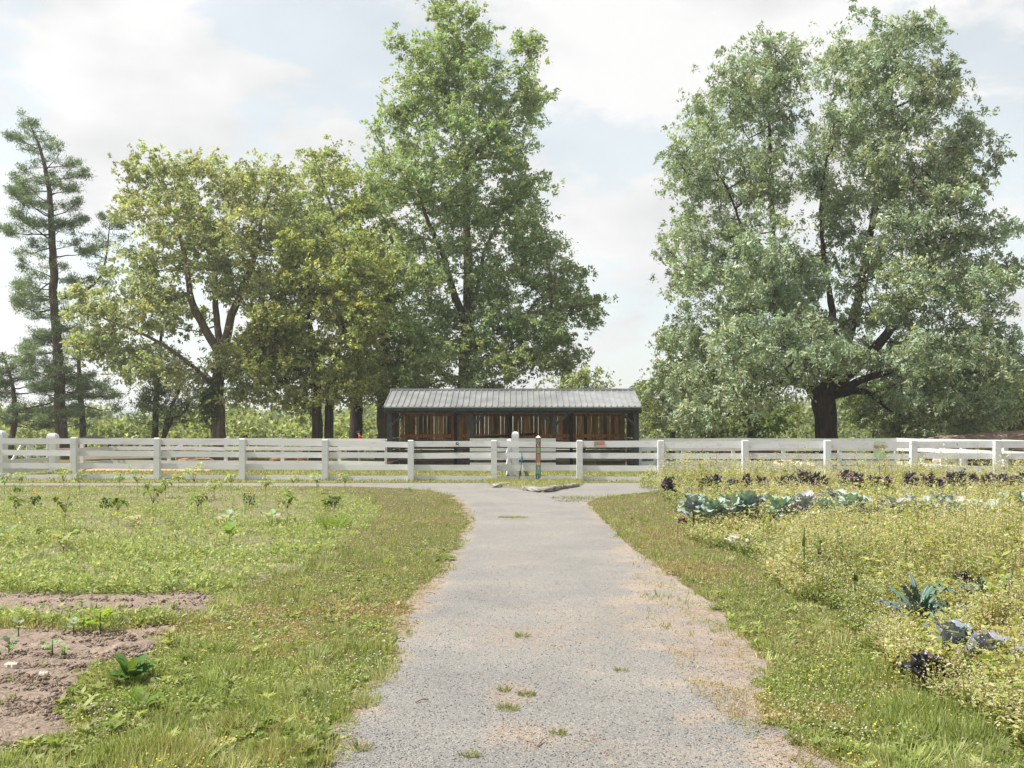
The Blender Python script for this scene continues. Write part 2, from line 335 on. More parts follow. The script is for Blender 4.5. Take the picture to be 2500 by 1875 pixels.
# path sheet
def path_sheet():
    rows = np.concatenate([steps(2.6, 12, .03), steps(12, 24, .05), steps(24, 30.9, .03)])
    nc = 60; V = []; C = []
    for D in rows:
        y = HY+F*CH/D
        jl = (fbm(np.array([D*3.]), np.array([1.7]), 12)[0]-.5)*.35+(fbm(np.array([D*11.]), np.array([4.7]), 13)[0]-.5)*.2
        jr = (fbm(np.array([D*3.]), np.array([9.7]), 14)[0]-.5)*.3
        k = 1 if D < 24 else 0
        xl = max(at(lerp_tab(PL, y), D), -17)+jl*k; xr = min(at(lerp_tab(PR, y), D), 17)+jr*k
        if D < 24: tx = at(max(lerp_tab(TR, y), lerp_tab(PR, y)), D)
        else: tx = xr
        tx = max(tx, xr)
        t = np.linspace(0, 1, nc); x = xl+(tx-xl)*t
        soft = .38*min(1, 8/D)
        edge = np.clip((x-(xr-soft*1.25))/(soft*2.4)+(fbm(x*4, np.full(nc, D*4), 21)-.5)*2.4, 0, 1) if D < 24 else np.zeros(nc)
        ed2 = np.clip(.8-(x-xl)/.22+(fbm(x*5, np.full(nc, D*5), 22)-.5)*1.8, 0, 1)*.75
        bare_ = np.clip((fbm(x*1.1, np.full(nc, D*.9), 23)-.50)*5, 0, 1)*.8*np.clip((10-D)/4, 0.25, 1)
        V.append(np.stack([x, np.full(nc, D), np.full(nc, .004)], 1)); m = np.maximum(np.maximum(edge, ed2), bare_)
        C.append(np.stack([m, m, m], 1))
    n = len(rows); V = np.concatenate(V); C = np.concatenate(C)
    idx = np.arange(n*nc).reshape(n, nc)
    Q = np.stack([idx[:-1, :-1], idx[:-1, 1:], idx[1:, 1:], idx[1:, :-1]], -1).reshape(-1, 4)
    m, nt, o = newmat('gravel')
    tcn = N(nt, 'ShaderNodeTexCoord')
    def noise(s, d=4, r=.6):
        n = N(nt, 'ShaderNodeTexNoise'); n.inputs['Scale'].default_value = s; n.inputs['Detail'].default_value = d; n.inputs['Roughness'].default_value = r
        LK(nt, tcn.outputs['Object'], n.inputs['Vector']); return n
    def ramp(src, *st):
        r = N(nt, 'ShaderNodeValToRGB'); el_ = r.color_ramp.elements
        while len(el_) < len(st): el_.new(.5)
        for e_, (p_, c_) in zip(el_, st): e_.position = p_; e_.color = (*c_, 1)
        LK(nt, src, r.inputs[0]); return r
    vor = N(nt, 'ShaderNodeTexVoronoi'); vor.inputs['Scale'].default_value = 190; LK(nt, tcn.outputs['Object'], vor.inputs['Vector'])
    sep = N(nt, 'ShaderNodeSeparateColor'); LK(nt, vor.outputs['Color'], sep.inputs[0])
    grains = ramp(sep.outputs[0], (0, (.09, .089, .088)), (.2, (.155, .152, .148)), (.75, (.208, .203, .194)), (1, (.30, .292, .278)))
    vt = N(nt, 'ShaderNodeTexVoronoi'); vt.inputs['Scale'].default_value = 190; LK(nt, tcn.outputs['Object'], vt.inputs['Vector'])
    st = N(nt, 'ShaderNodeSeparateColor'); LK(nt, vt.outputs['Color'], st.inputs[0])
    sand = ramp(st.outputs[0], (0, (.165, .135, .11)), (.5, (.255, .212, .175)), (1, (.34, .295, .25)))
    at_ = N(nt, 'ShaderNodeAttribute', attribute_name='col')
    bn = noise(9, 8, .75)
    ad = N(nt, 'ShaderNodeMath', operation='MULTIPLY_ADD'); LK(nt, bn.outputs[0], ad.inputs[0]); ad.inputs[1].default_value = 1.6; ad.inputs[2].default_value = -.8
    sm = N(nt, 'ShaderNodeMath', operation='ADD'); LK(nt, at_.outputs['Fac'], sm.inputs[0]); LK(nt, ad.outputs[0], sm.inputs[1])
    mr = ramp(sm.outputs[0], (.05, (0, 0, 0)), (.95, (.95, .95, .95)))
    mixc = N(nt, 'ShaderNodeMix', data_type='RGBA'); LK(nt, mr.outputs[0], mixc.inputs[0]); LK(nt, grains.outputs[0], mixc.inputs[6]); LK(nt, sand.outputs[0], mixc.inputs[7])
    big = noise(.9, 6, .6); br = ramp(big.outputs[0], (.3, (.88, .88, .89)), (.7, (1.16, 1.13, 1.08)))
    mu = N(nt, 'ShaderNodeMix', data_type='RGBA', blend_type='MULTIPLY'); mu.inputs[0].default_value = 1
    LK(nt, mixc.outputs[2], mu.inputs[6]); LK(nt, br.outputs[0], mu.inputs[7])
    p = pbsdf(nt, rough=.95, spec=.1); LK(nt, mu.outputs[2], p.inputs['Base Color'])
    nb = noise(60, 4, .7); b = N(nt, 'ShaderNodeBump'); b.inputs['Strength'].default_value = .9; b.inputs['Distance'].default_value = .012
    LK(nt, nb.outputs[0], b.inputs['Height']); LK(nt, b.outputs[0], p.inputs['Normal']); LK(nt, p.outputs[0], o.inputs[0])
    o_ = link('path', np_mesh('path', V, Q, C), None, m); tag(o_, kind='structure')
path_sheet()

# ------------------------------------------------------------------ leaf cards as real small folded leaves
def leaf_arrays(P, A, Nn, L, Wd, col, fold=.12):
    n = len(P); A = unit(A); Sd = unit(np.cross(A, Nn)); Nn = np.cross(Sd, A)
    L = np.broadcast_to(L, (n,))[:, None]; Wd = np.broadcast_to(Wd, (n,))[:, None]
    m = P+A*L*.45
    V = np.stack([P, m+Sd*Wd*.5+Nn*Wd*fold, P+A*L, m-Sd*Wd*.5+Nn*Wd*fold], 1).reshape(-1, 3)
    C = np.repeat(np.clip(col, 0, 1), 4, axis=0)
    return V, C
def build_leaves(name, V, C, mat, parent=None):
    Q = np.arange(len(V)).reshape(-1, 4)
    return link(name, np_mesh(name, V, Q, C), parent, mat)
def frusta(P0, P1, r0, r1, n=5):
    d = unit(P1-P0); ref = np.where(abs(d[:, 2:3]) > .9, np.array([[1., 0, 0]]), np.array([[0, 0, 1.]]))
    a = unit(np.cross(d, ref)); b = np.cross(d, a)
    t = np.arange(n)*2*np.pi/n
    cs = np.cos(t)[None, :, None]; sn = np.sin(t)[None, :, None]
    ring = a[:, None]*cs+b[:, None]*sn
    v0 = P0[:, None]+ring*r0[:, None, None]; v1 = P1[:, None]+ring*r1[:, None, None]
    V = np.concatenate([v0, v1], 1).reshape(-1, 3)
    base = (np.arange(len(P0))*2*n)[:, None, None]
    k = np.arange(n); q = np.stack([k, (k+1) % n, n+(k+1) % n, n+k], 1)[None]
    return V, (base+q).reshape(-1, 4)

def palette(n, cols, var=.18):
    cols = np.array(cols, float); i = rng.integers(0, len(cols), n); j = rng.integers(0, len(cols), n); t = rng.random((n, 1))
    c_ = cols[i]*(1-t)+cols[j]*t
    return c_*(1+var*(rng.random((n, 1))-.5)*2)

def trunk_tube(mb, pts, c=(1, 1, 1), n=10, flare=False):
    # pts: (x,y,z,r); smooth and resample
    P = np.array([p[:3] for p in pts]); r = np.array([p[3] for p in pts])
    s = np.concatenate([[0], np.cumsum(np.linalg.norm(np.diff(P, axis=0), axis=1))])
    k = max(6, int(s[-1]/.5)); t = np.linspace(0, s[-1], k)
    Q = np.stack([np.interp(t, s, P[:, i]) for i in range(3)], 1); rr = np.interp(t, s, r)
    for _ in range(3): Q[1:-1] = (Q[:-2]+2*Q[1:-1]+Q[2:])/4
    Q[1:-1] += rng.normal(size=(k-2, 3))*rr[1:-1, None]*.12
    if flare: rr = rr*(1+.5*np.exp(-t/.5))
    mb.tube([tuple(q) for q in Q], list(rr), n, 0, c, True, .14)
    return Q, rr

def broadleaf(name, label, cat, D, base, limbs, blobs, pal, shrink=.5, leafL=.17, leafW=.075, per=150, clump=.62, dens=1.0, mat='leaf', barkc=(1, 1, 1),
              group=None, droop=.25, depth=1.0, bf=.25, layers=2, twig=.012, shell=.45, minr=.02):
    bx, br_ = base
    root = empty(name, (at(bx, D), D, 0), label=label, cat=cat, group=group)
    off = np.array([at(bx, D), D, 0.])
    sc = D/F
    # crown envelope centre
    if name == 'ash_tree': blobs = [(2018+(b[0]-2018)*(.945 if b[0] > 2018 else .99), 1100-(1100-b[1])*.972, b[2]*.97, b[3]*.97)+tuple(b[4:]) for b in blobs]
    B = np.array([[at(b[0], D), zt(b[1], D), b[2]*sc, b[3]*sc] for b in blobs])
    cx_ = B[:, 0].mean(); cz_ = B[:, 1].mean(); Rx = max((abs(B[:, 0]-cx_)+B[:, 2]).max(), .5); Rz = max((abs(B[:, 1]-cz_)+B[:, 3]).max(), .5)
    Pa = []; Bi = []
    for i, (x, z, rx, rz) in enumerate(B):
        q = 1-((x-cx_)/Rx)**2*.8-((z-cz_)/Rz)**2*.8
        dm = depth*Rx*math.sqrt(max(q, .05))*.62
        lay = layers if dm > rx*.5 else 1
        fixed = len(blobs[i]) > 4; lay = 1 if fixed else lay
        for l in range(lay):
            dy = blobs[i][4] if fixed else ((l+.5)/lay*2-1)*dm+rng.normal()*.2*rx if lay > 1 else rng.normal()*dm*.5
            n = max(3, int(dens*2.5*rx*rz/(clump**2)*1.1))
            rx = max(rx-shrink*clump, rx*.5) if l == 0 else rx; rz = max(rz-shrink*.8*clump, rz*.5) if l == 0 else rz
            u = rdir(n)*(shell+(1-shell)*rng.random((n, 1))**.6)
            Pa.append(np.stack([x+u[:, 0]*rx, D+dy+u[:, 1]*rx*1.05, z+u[:, 2]*rz], 1)); Bi.append(np.full(n, i*10+l))
    Pa = np.concatenate(Pa); Bi = np.concatenate(Bi)
    keep = Pa[:, 2] > .5; Pa = Pa[keep]; Bi = Bi[keep]
    mb = MB(); nodes = []; nr = []
    for k, lm in enumerate(limbs):
        pts = [(at(p[0], D), D+(p[3] if len(p) > 3 else 0), zt(p[1], D), p[2]) for p in lm]
        if k == 0: pts[0] = (pts[0][0], D, -.15, pts[0][3])
        Q, rr = trunk_tube(mb, pts, barkc, 12 if k == 0 else 8, flare=(k == 0))
        nodes.append(Q); nr.append(rr)
    # centre of each limb as attachment nodes (not the lowest part of the trunk)
    NP = np.concatenate(nodes); zmin = Pa[:, 2].min()
    ok = NP[:, 2] > max(1.5, zmin*.7)
    if ok.sum() < 3: ok = NP[:, 2] >= np.sort(NP[:, 2])[-3]
    node = [tuple(p) for p in NP[ok]]; par = [-1]*len(node); pl_ = [0.0]*len(node)
    best = np.full(len(Pa), 1e9); bp = np.zeros(len(Pa), int); done = np.zeros(len(Pa), bool)
    def consider(j):
        p = np.array(node[j]); d = Pa-p; dist = np.sqrt((d**2).sum(1))
        cost = dist+bf*pl_[j]+np.maximum(0, -d[:, 2])*.7
        b_ = cost < best; best[b_] = cost[b_]; bp[b_] = j
    for j in range(len(node)): consider(j)
    for _ in range(len(Pa)):
        i = int(np.argmin(np.where(done, 1e9, best))); done[i] = True
        a = np.array(node[bp[i]]); b = Pa[i]; L_ = np.linalg.norm(b-a); ns = max(1, int(L_/.7)); pj = bp[i]; start = len(node)
        up = np.array([0, 0, .12*L_])
        for s_ in range(1, ns+1):
            t = s_/ns; q = a+(b-a)*t+up*math.sin(math.pi*t)*.8+(rng.normal(size=3)*.07*min(L_, 2) if s_ < ns else 0)
            node.append(tuple(q)); par.append(pj); pl_.append(pl_[pj]+L_/ns); pj = len(node)-1
        for j in range(start, len(node)): consider(j)
    ND = np.array(node); PR_ = np.array(par); rad2 = np.full(len(node), twig**2.2)
    for j in range(len(node)-1, -1, -1):
        if PR_[j] >= 0: rad2[PR_[j]] += rad2[j]
    rad = rad2**(1/2.2)
    e = np.where(PR_ >= 0)[0]
    r1 = rad[e]; r0 = np.minimum(rad[PR_[e]], r1*1.25)
    cap = .16; r0 = np.minimum(r0, cap); r1 = np.minimum(r1, cap)
    FV, FQ = frusta(ND[PR_[e]], ND[e], np.maximum(r0, minr*.5), np.maximum(r1*.95, minr*.4), 5)
    tv = np.array(mb.v); base_i = len(tv)
    # combine limbs and branches in a single trunk mesh
    me = bpy.data.meshes.new('trunk')
    allv = np.concatenate([tv, FV])-off; faces = mb.f+[tuple(int(a)+base_i for a in q) for q in FQ]
    me.from_pydata(allv.tolist(), [], faces)
    me.polygons.foreach_set('use_smooth', [True]*len(faces))
    a_ = me.color_attributes.new('col', 'FLOAT_COLOR', 'POINT'); cc = np.ones((len(allv), 4), np.float32); cc[:, :3] = barkc
    a_.data.foreach_set('color', cc.ravel())
    link('trunk', me, root, M['bark'])
    # leaves: clumps at the attractors, sprays along the thin shoots that lead to them
    n_at = len(Pa)
    cnt = rng.integers(int(per*.5), int(per*1.4), n_at); ii = np.repeat(np.arange(n_at), cnt)
    csz = clump*(.65+.6*rng.random(n_at))
    g_ = rng.normal(size=(len(ii), 3))*np.array([.52, .52, .38])
    # several small sub-sprays in each clump
    sub = rng.normal(size=(n_at, 8, 3))*np.array([.72, .72, .5]); pick = rng.integers(0, 8, len(ii))
    pos = Pa[ii]+(sub[ii, pick]*.95+g_*.29)*csz[ii][:, None]
    pos[:, 2] -= droop*csz[ii]*(g_[:, 0]**2+g_[:, 1]**2)*.6
    te = e[rad[e] < twig*2.6]
    if len(te):
        k = rng.integers(0, len(te), int(len(ii)*.22)); tt = rng.random((len(k), 1))
        pp = ND[PR_[te[k]]]*(1-tt)+ND[te[k]]*tt+rng.normal(size=(len(k), 3))*.16
        pos = np.concatenate([pos, pp]); ii = np.concatenate([ii, rng.integers(0, n_at, len(k))])
    n = len(pos)
    sN = unit(rng.normal(size=(n_at, 8, 3))*.55+np.array([0, 0, .8])); sA = rng.normal(size=(n_at, 8, 3)); sA[:, :, 2] -= droop*1.8; sA = unit(sA)
    pk_ = np.concatenate([pick, rng.integers(0, 8, n-len(pick))])
    ax = unit(sA[ii, pk_]*.85+rng.normal(size=(n, 3))*.42)
    nm = unit(sN[ii, pk_]+rng.normal(size=(n, 3))*.38)
    cl = palette(n, pal, .2)
    tint = 1+(rng.random((n_at, 1))-.5)*.42; warm = (rng.random((n_at, 1))-.5)*.16
    cl = cl*tint[ii]; cl[:, 0:1] *= 1+warm[ii]*1.2; cl[:, 2:3] *= 1-warm[ii]
    s_ = .7+.6*rng.random(n)
    V, C = leaf_arrays(pos-off, ax, nm, leafL*s_, leafW*s_, cl)
    build_leaves('crown', V, C, M[mat], root)
    return root

def pine(name, label, D, trunk, prof, ytop, ybot, pal, per=34, spacing=.42, extra=None, needle=.17, barkc=(.75, .72, .7), sparse=1.0, nw=.018):
    root = empty(name, (at(trunk[0][0], D), D, 0), label=label, cat='tree')
    off = np.array([at(trunk[0][0], D), D, 0.]); mb = MB()
    pts = [(at(p[0], D), D, zt(p[1], D), p[2]) for p in trunk]; pts[0] = (pts[0][0], D, -.15, pts[0][3])
    Q, rr = trunk_tube(mb, pts, barkc, 10, flare=True)
    P0 = []; P1 = []; r0 = []; r1 = []; tufts = []
    def branch(s, d, L, r, level, lift):
        n = max(3, int(L/.35)); p = np.array(s, float); d = np.array(d, float)
        for k in range(n):
            t = k/n; d2 = d+np.array([0, 0, lift*(t-.45)])+rng.normal(size=3)*.13; d2 = d2/np.linalg.norm(d2)
            q = p+d2*L/n
            P0.append(p); P1.append(q); r0.append(max(r*(1-t)**.8, .008)); r1.append(max(r*(1-(k+1)/n)**.8, .006))
            if level < 2 and t > .22:
                for sgn in (-1, 1):
                    if rng.random() < .7*sparse:
                        side = np.array([-d2[1], d2[0], 0])*sgn; dd = unit(d2*.75+side*.9+np.array([0, 0, .22+rng.normal()*.12]))
                        branch(q, dd, L*(1-t)*.42+.18, r*.35, level+1 if L > 1.2 else 2, .35)
            if (level >= 1 and t > .25) or k == n-1 or (level == 0 and t > .5 and rng.random() < .6): tufts.append(q+rng.normal(size=3)*.08)
            p = q
    z0 = zt(ybot, D); z1 = zt(ytop, D); z = z0
    zs = Q[:, 2]
    while z < z1:
        tx = np.interp(z, zs, Q[:, 0]); py = HY-(z-CH)*F/D
        lf = np.interp(py, [p[0] for p in prof], [p[1] for p in prof])*D/F; rt = np.interp(py, [p[0] for p in prof], [p[2] for p in prof])*D/F
        nb = rng.integers(3, 6); a0 = rng.random()*6.28
        for b in range(nb):
            if rng.random() > sparse: continue
            a = a0+b*6.283/nb+rng.normal()*.25; cxx = math.cos(a)
            L = (rt if cxx > 0 else lf)*abs(cxx)+(lf+rt)*.45*(1-abs(cxx)); L *= .4+.75*rng.random()
            if L < .25: L = .25
            up = .10+.6*max(0, (z-z0)/(z1-z0)-.5)+rng.normal()*.22
            zz_ = z+rng.normal()*spacing*.35
            branch((tx, D, zz_), unit(np.array([cxx, math.sin(a), up])), L, .018*L+.012, 0, .35)
        z += spacing*(.7+.6*rng.random())
    if extra:
        for e_ in extra:
            pts = [(at(p[0], D), D+(p[3] if len(p) > 3 else 0), zt(p[1], D), p[2]) for p in e_['limb']]
            q2, _ = trunk_tube(mb, pts, barkc, 8)
            for (px, py, L) in e_['shoots']:
                j = int(np.argmin(((q2-np.array(W3(px, py, D)))**2).sum(1)))
                for k in range(5):
                    a = rng.random()*6.28; branch(tuple(W3(px, py, D)), unit(np.array([math.cos(a), math.sin(a), .35])), L*(.6+.5*rng.random()), .02, 0, .4)
    P0 = np.array(P0); P1 = np.array(P1)
    FV, FQ = frusta(P0, P1, np.array(r0), np.array(r1), 4)
    tv = np.array(mb.v); me = bpy.data.meshes.new('trunk'); faces = mb.f+[tuple(int(a)+len(tv) for a in q) for q in FQ]
    allv = np.concatenate([tv, FV])-off
    me.from_pydata(allv.tolist(), [], faces); a_ = me.color_attributes.new('col', 'FLOAT_COLOR', 'POINT'); cc = np.ones((len(allv), 4), np.float32); cc[:, :3] = barkc
    a_.data.foreach_set('color', cc.ravel()); link('trunk', me, root, M['bark'])
    T = np.array(tufts); ii = np.repeat(np.arange(len(T)), per); n = len(ii)
    pos = T[ii]+rng.normal(size=(n, 3))*np.array([.12, .12, .07]); ax = unit(rng.normal(size=(n, 3))+np.array([0, 0, .45])); nm = unit(rng.normal(size=(n, 3))*.6+np.array([0, 0, 1]))
    cl = palette(n, pal, .25)*(1+(rng.random((len(T), 1))-.5)*.35)[ii]
    V, C = leaf_arrays(pos-off, ax, nm, needle*(.7+.6*rng.random(n)), nw, cl, .0)
    build_leaves('crown', V, C, M['needle'], root)
    return root

# ------------------------------------------------------------------ SHED
def shed():
    x0 = at(945, 42.7); x1 = at(1560, 42.7); yf = 42.7; yb = 46.8
    root = empty('run_in_shed', ((x0+x1)/2, yf, 0), label='long open wooden horse shelter with grey metal roof behind the white fence', cat='shed')
    ox = (x0+x1)/2
    def B(mb, name, mat): mb.v = [(a-ox, b-yf, c_) for a, b, c_ in mb.v]; return mb.build(name, mat, root)
    posts = [x0+.11, at(1151, yf), at(1353, yf), x1-.11]
    for k, p in enumerate(posts):
        wd = .11 if k in (0, 3) else .085
        m = MB(); m.box(p-wd, p+wd, yf, yf+.2, -.1, 2.5); B(m, 'post', M['shedpaint'])
        for sgn in ((1,) if k == 0 else (-1,) if k == 3 else (-1, 1)):
            m = MB(); m.bar((p+sgn*wd*.8, yf+.1, 1.93), (p+sgn*.62, yf+.1, 2.42), .1, .12); B(m, 'brace', M['shedpaint'])
    m = MB(); m.box(x0-.12, x1+.12, yf-.02, yf+.16, 2.42, 2.68); B(m, 'beam', M['shedpaint'])
    # roof: front slope and rear slope with ribs
    ex0 = at(937, 42.35); ex1 = at(1567, 42.35); rz = 3.52; ry = 44.9; ez = 2.70; ey = 42.3
    m = MB(); t = .05
    P = [(ex0, ey, ez), (ex1, ey, ez), (ex1, ry, rz), (ex0, ry, rz), (ex0, yb+.4, 2.52), (ex1, yb+.4, 2.52)]
    lo = [(a, b, c_-t) for a, b, c_ in P]; m.add(P+lo, [(0, 1, 2, 3), (3, 2, 5, 4), (9, 8, 7, 6), (10, 11, 8, 9), (0, 6, 7, 1), (1, 7, 8, 2), (2, 8, 11, 5), (5, 11, 10, 4), (4, 10, 9, 3), (3, 9, 6, 0)])
    n = 43; sl_ = (rz-ez)/(ry-ey)
    for k in range(n+1):
        x = ex0+.02+(ex1-ex0-.06)*k/n
        vs = []
        for yy in (ey-.004, ry):
            z = ez+(yy-ey)*sl_
            vs += [(x-.032, yy, z+.001), (x-.016, yy, z+.045), (x+.016, yy, z+.045), (x+.032, yy, z+.001)]
        m.add(vs, [(0, 4, 5, 1), (1, 5, 6, 2), (2, 6, 7, 3), (3, 2, 1, 0), (4, 7, 6, 5)])
    roof = B(m, 'roof', M['roof'])
    m = MB(); m.box(ex0-.03, ex1+.03, ry-.16, ry+.16, rz-.035, rz+.065); B(m, 'ridge_cap', M['roof'])
    m = MB(); m.box(ex0+.01, ex1-.01, ey+.02, ey+.06, ez-.17, ez-.052); B(m, 'fascia', M['shedpaint'])
    for sx in (ex0+.01, ex1-.05):
        m = MB(); vs = [(sx, ey+.07, ez-.05), (sx, ry, rz-.06), (sx, yb+.35, 2.44), (sx, yb+.35, 2.30), (sx, ry, rz-.25), (sx, ey+.07, ez-.2)]
        vs2 = [(a+.04, b, c_) for a, b, c_ in vs]; m.add(vs+vs2, [(0, 1, 4, 5), (1, 2, 3, 4), (11, 10, 7, 6), (10, 9, 8, 7), (0, 6, 7, 1), (1, 7, 8, 2), (5, 4, 10, 11), (4, 3, 9, 10), (2, 8, 9, 3), (0, 5, 11, 6)])
        B(m, 'bargeboard', M['shedpaint'])
    # back wall: vertical boards with open gaps above, level boards below
    m = MB(); x = x0+.14
    while x < x1-.2:
        wdt = random.uniform(.13, .24); e = min(x+wdt, x1-.14)
        sh = random.uniform(.45, 1.25) if random.random() < .8 else random.uniform(.2, .4)
        cc = (sh, sh*random.uniform(.86, 1.0), sh*random.uniform(.7, .95))
        j = random.uniform(-.006, .006); tl = random.uniform(-.01, .01)
        m.add([(x, yb, 1.22), (e, yb, 1.22), (e, yb+.025, 1.22), (x, yb+.025, 1.22), (x+tl, yb+j, 2.46), (e+tl, yb+j, 2.46), (e+tl, yb+.025+j, 2.46), (x+tl, yb+.025+j, 2.46)],
              [(3, 2, 1, 0), (4, 5, 6, 7), (0, 1, 5, 4), (1, 2, 6, 5), (2, 3, 7, 6), (3, 0, 4, 7)], 0, cc)
        x = e+(random.choice([.002, .003, .004, .008, .014, .018]))
    B(m, 'board_wall', M['board'])
    m = MB(); m.box(x0+.1, x1-.1, yb-.06, yb-.006, 1.34, 1.5, c=(1.2, .8, .6)); m.box(x0+.1, x1-.1, yb-.06, yb-.006, 2.36, 2.48, c=(.7, .5, .4)); B(m, 'wall_rail', M['board'])
    m = MB()
    for z_ in (.04, .31, .56, .80, 1.05):
        xx = x0+.1
        while xx < x1-.1:
            e = min(xx+random.uniform(2, 3.4), x1-.1); sh = random.uniform(.7, 1.25)
            m.box(xx, e-.01, yb-.03, yb, z_, z_+.205+random.uniform(-.015, .01), c=(sh, sh*.95, sh*.92)); xx = e
    B(m, 'kick_board', M['kick'])
    for sx in (x0+.02, x1-.07):      # end walls
        m = MB()
        for z_ in (.05, .31, .57, .83, 1.09): m.box(sx, sx+.05, yf+.25, yb, z_, z_+.225, c=(random.uniform(.7, 1.1),)*3)
        B(m, 'end_kick_board', M['kick'])
    for sx in (x0+.02, x1-.07):
        m = MB()
        yy = yf+.22
        while yy < yb-.1:
            m.box(sx, sx+.04, yy, min(yy+.2, yb-.02), 1.35, 2.52, c=(random.uniform(.25, .6),)*3); yy += .205
        B(m, 'end_wall', M['board'])
    for p in (at(1112, 46.6), at(1395, 46.6), at(1245, 46.6)):
        m = MB(); m.box(p-.07, p+.07, yb-.2, yb-.065, -.1, 2.55); B(m, 'back_post', M['shedpaint'])
    m = MB()
    for k in range(14):
        x = x0+.3+k*(x1-x0-.6)/13
        m.bar((x, ey+.1, ez-.13), (x, ry, rz-.16), .05, .12); m.bar((x, ry, rz-.16), (x, yb+.3, 2.40), .05, .12)
    B(m, 'rafter', M['shedpaint'])
    m = MB(); m.bar((at(1160, 46.4), 46.45, 1.33), (at(1310, 46.4), 46.4, 1.53), .05, .09, c=(.3, .3, .3)); B(m, 'loose_pole', M['kick'])
shed()
pan = MB(); xa, xb = at(1147, 42.55), at(1357, 42.55)
root = empty('cattle_hurdle', (xa, 42.55, 0), label='white four board rail panel across the middle bay of the shelter', cat='fence panel')
for a, b in ((1.10, 1.33), (.76, .92), (.40, .70), (.08, .28)):
    m = MB(); m.box(0, xb-xa, 0, .04, a, b, c=(.97, .97, .97)); m.build('rail', M['white'], root)

# ------------------------------------------------------------------ FENCES
NEARP = [-230, -26, 181, 384, 592, 794, 1003, 1206, 1415, 1613, 1819, 2020, 2230, 2434, 2640, 2850]
def nD(px): return 33.4-(px/2500)*2.3
def ntop(px): return float(np.interp(px, [-300, 0, 180, 600, 1000, 1300, 2900], [1.44, 1.42, 1.40, 1.36, 1.31, 1.31, 1.33]))
def near_fence():
    root = empty('rail_fence', (at(1206, nD(1206)), nD(1206), 0), label='white four rail wooden fence running across the whole picture in front of the shelter', cat='fence')
    ox, oy = root.location.x, root.location.y
    for px in NEARP:
        D = nD(px); x = at(px, D)-ox; t = ntop(px); y = D-oy; h = .095
        m = MB(); c_ = random.uniform(.94, 1)
        m.box(x-h, x+h, y-h, y+h, -.3, t+.03, c=(c_, c_, c_), bev=.03)
        m.build('post', M['white'], root)
    for i in range(len(NEARP)-1):
        a, b = NEARP[i], NEARP[i+1]; Da, Db = nD(a), nD(b); xa, xb = at(a, Da)-ox, at(b, Db)-ox; ya, yb = Da-oy+.115, Db-oy+.115
        for r, (z, hh) in enumerate(((-.10, .215 if a > 1350 else .185), (.0, .185), (.0, .185), (.0, .155))):
            ta, tb = ntop(a), ntop(b)
            f = [(1, -.115), (.63, 0), (.325, 0), (.06, 0)][r]
            za, zb = (ta*f[0]+f[1]+.0, tb*f[0]+f[1]+.0)
            j = random.uniform(-.02, .02); j2 = random.uniform(-.02, .02); c_ = random.uniform(.86, 1.04)
            m = MB(); m.bar((xa+.002, ya, za+j), (xb-.002, yb, zb+j2), .035, hh, c=(c_, c_, c_)); m.build('rail', M['white'], root)
near_fence()

def fence(name_label, pts, rails, postw=.075, ph=1.30, skip_first=False, name='rail_fence', jig=.02, tint=(1, 1, 1), side=1, cat='fence'):
    root = empty(name, (*pts[0], 0), label=name_label, cat=cat); ox, oy = pts[0]
    for k, (x, y) in enumerate(pts):
        if skip_first and k == 0: continue
        m = MB(); m.box(x-ox-postw, x-ox+postw, y-oy-postw, y-oy+postw, -.3, ph+random.uniform(-.01, .03), bev=.02, c=tint); m.build('post', M['white'], root)
    for i in range(len(pts)-1):
        a = Vector((*pts[i], 0)); b = Vector((*pts[i+1], 0)); d = (b-a).normalized(); nrm = Vector((d.y, -d.x, 0))*side*(postw+.02)
        for z, h in rails:
            m = MB(); m.bar(a-Vector((ox, oy, 0))+nrm+Vector((0, 0, z+random.uniform(-jig, jig)))+d*.003, b-Vector((ox, oy, 0))+nrm+Vector((0, 0, z+random.uniform(-jig, jig)))-d*.003, .03, h, c=tuple(t*random.uniform(.92, 1) for t in tint)); m.build('rail', M['white'], root)
    return root
RB = [(1.235, .19), (.86, .17), (.22, .20)]
DL = 44.5
xsL = [at(269, 45)+k*2.6 for k in range(5)]
ptsL = [(at(269, 45), 45), (at(413, 44.7), 44.7), (at(552, 44.4), 44.4), (at(690, 44.1), 44.1), (at(829, 43.8), 43.8), (at(943, 43.3), 43.3)]
fence('white three rail fence on the far side of the paddock left of the shelter', ptsL, RB, tint=(1, .97, .95))
ptsR = [(at(1562, 43.2), 43.2)]+[(at(px, 44.), 44.) for px in (1600, 1668, 1790, 1913, 2050, 2188)]
fence('white three rail fence on the far side of the paddock right of the shelter', ptsR, RB)
fence('white side fence closing the right end of the paddock, running away from the camera', [(17.3, 44.), (17.2, 41.2), (17.15, 39.2), (17.1, 37.3), (17.0, 33.9), (16.9, 31.7)], RB, skip_first=True, postw=.08, side=1)
fence('short white side fence left of the paddock between the gate and the far corner', [(at(130, 39.6), 39.6), (at(201, 42.), 42.), (at(269, 45), 45)], RB, skip_first=True, side=1, tint=(1, .96, .94))
fence('white divider fence running straight away from the camera behind the middle gate post', [(-.1, 33.0), (-.1, 36.1), (-.1, 39.3), (-.1, 42.4)], [(1.2, .18), (.83, .18), (.45, .18), (.1, .15)], skip_first=True, postw=.07, side=-1)
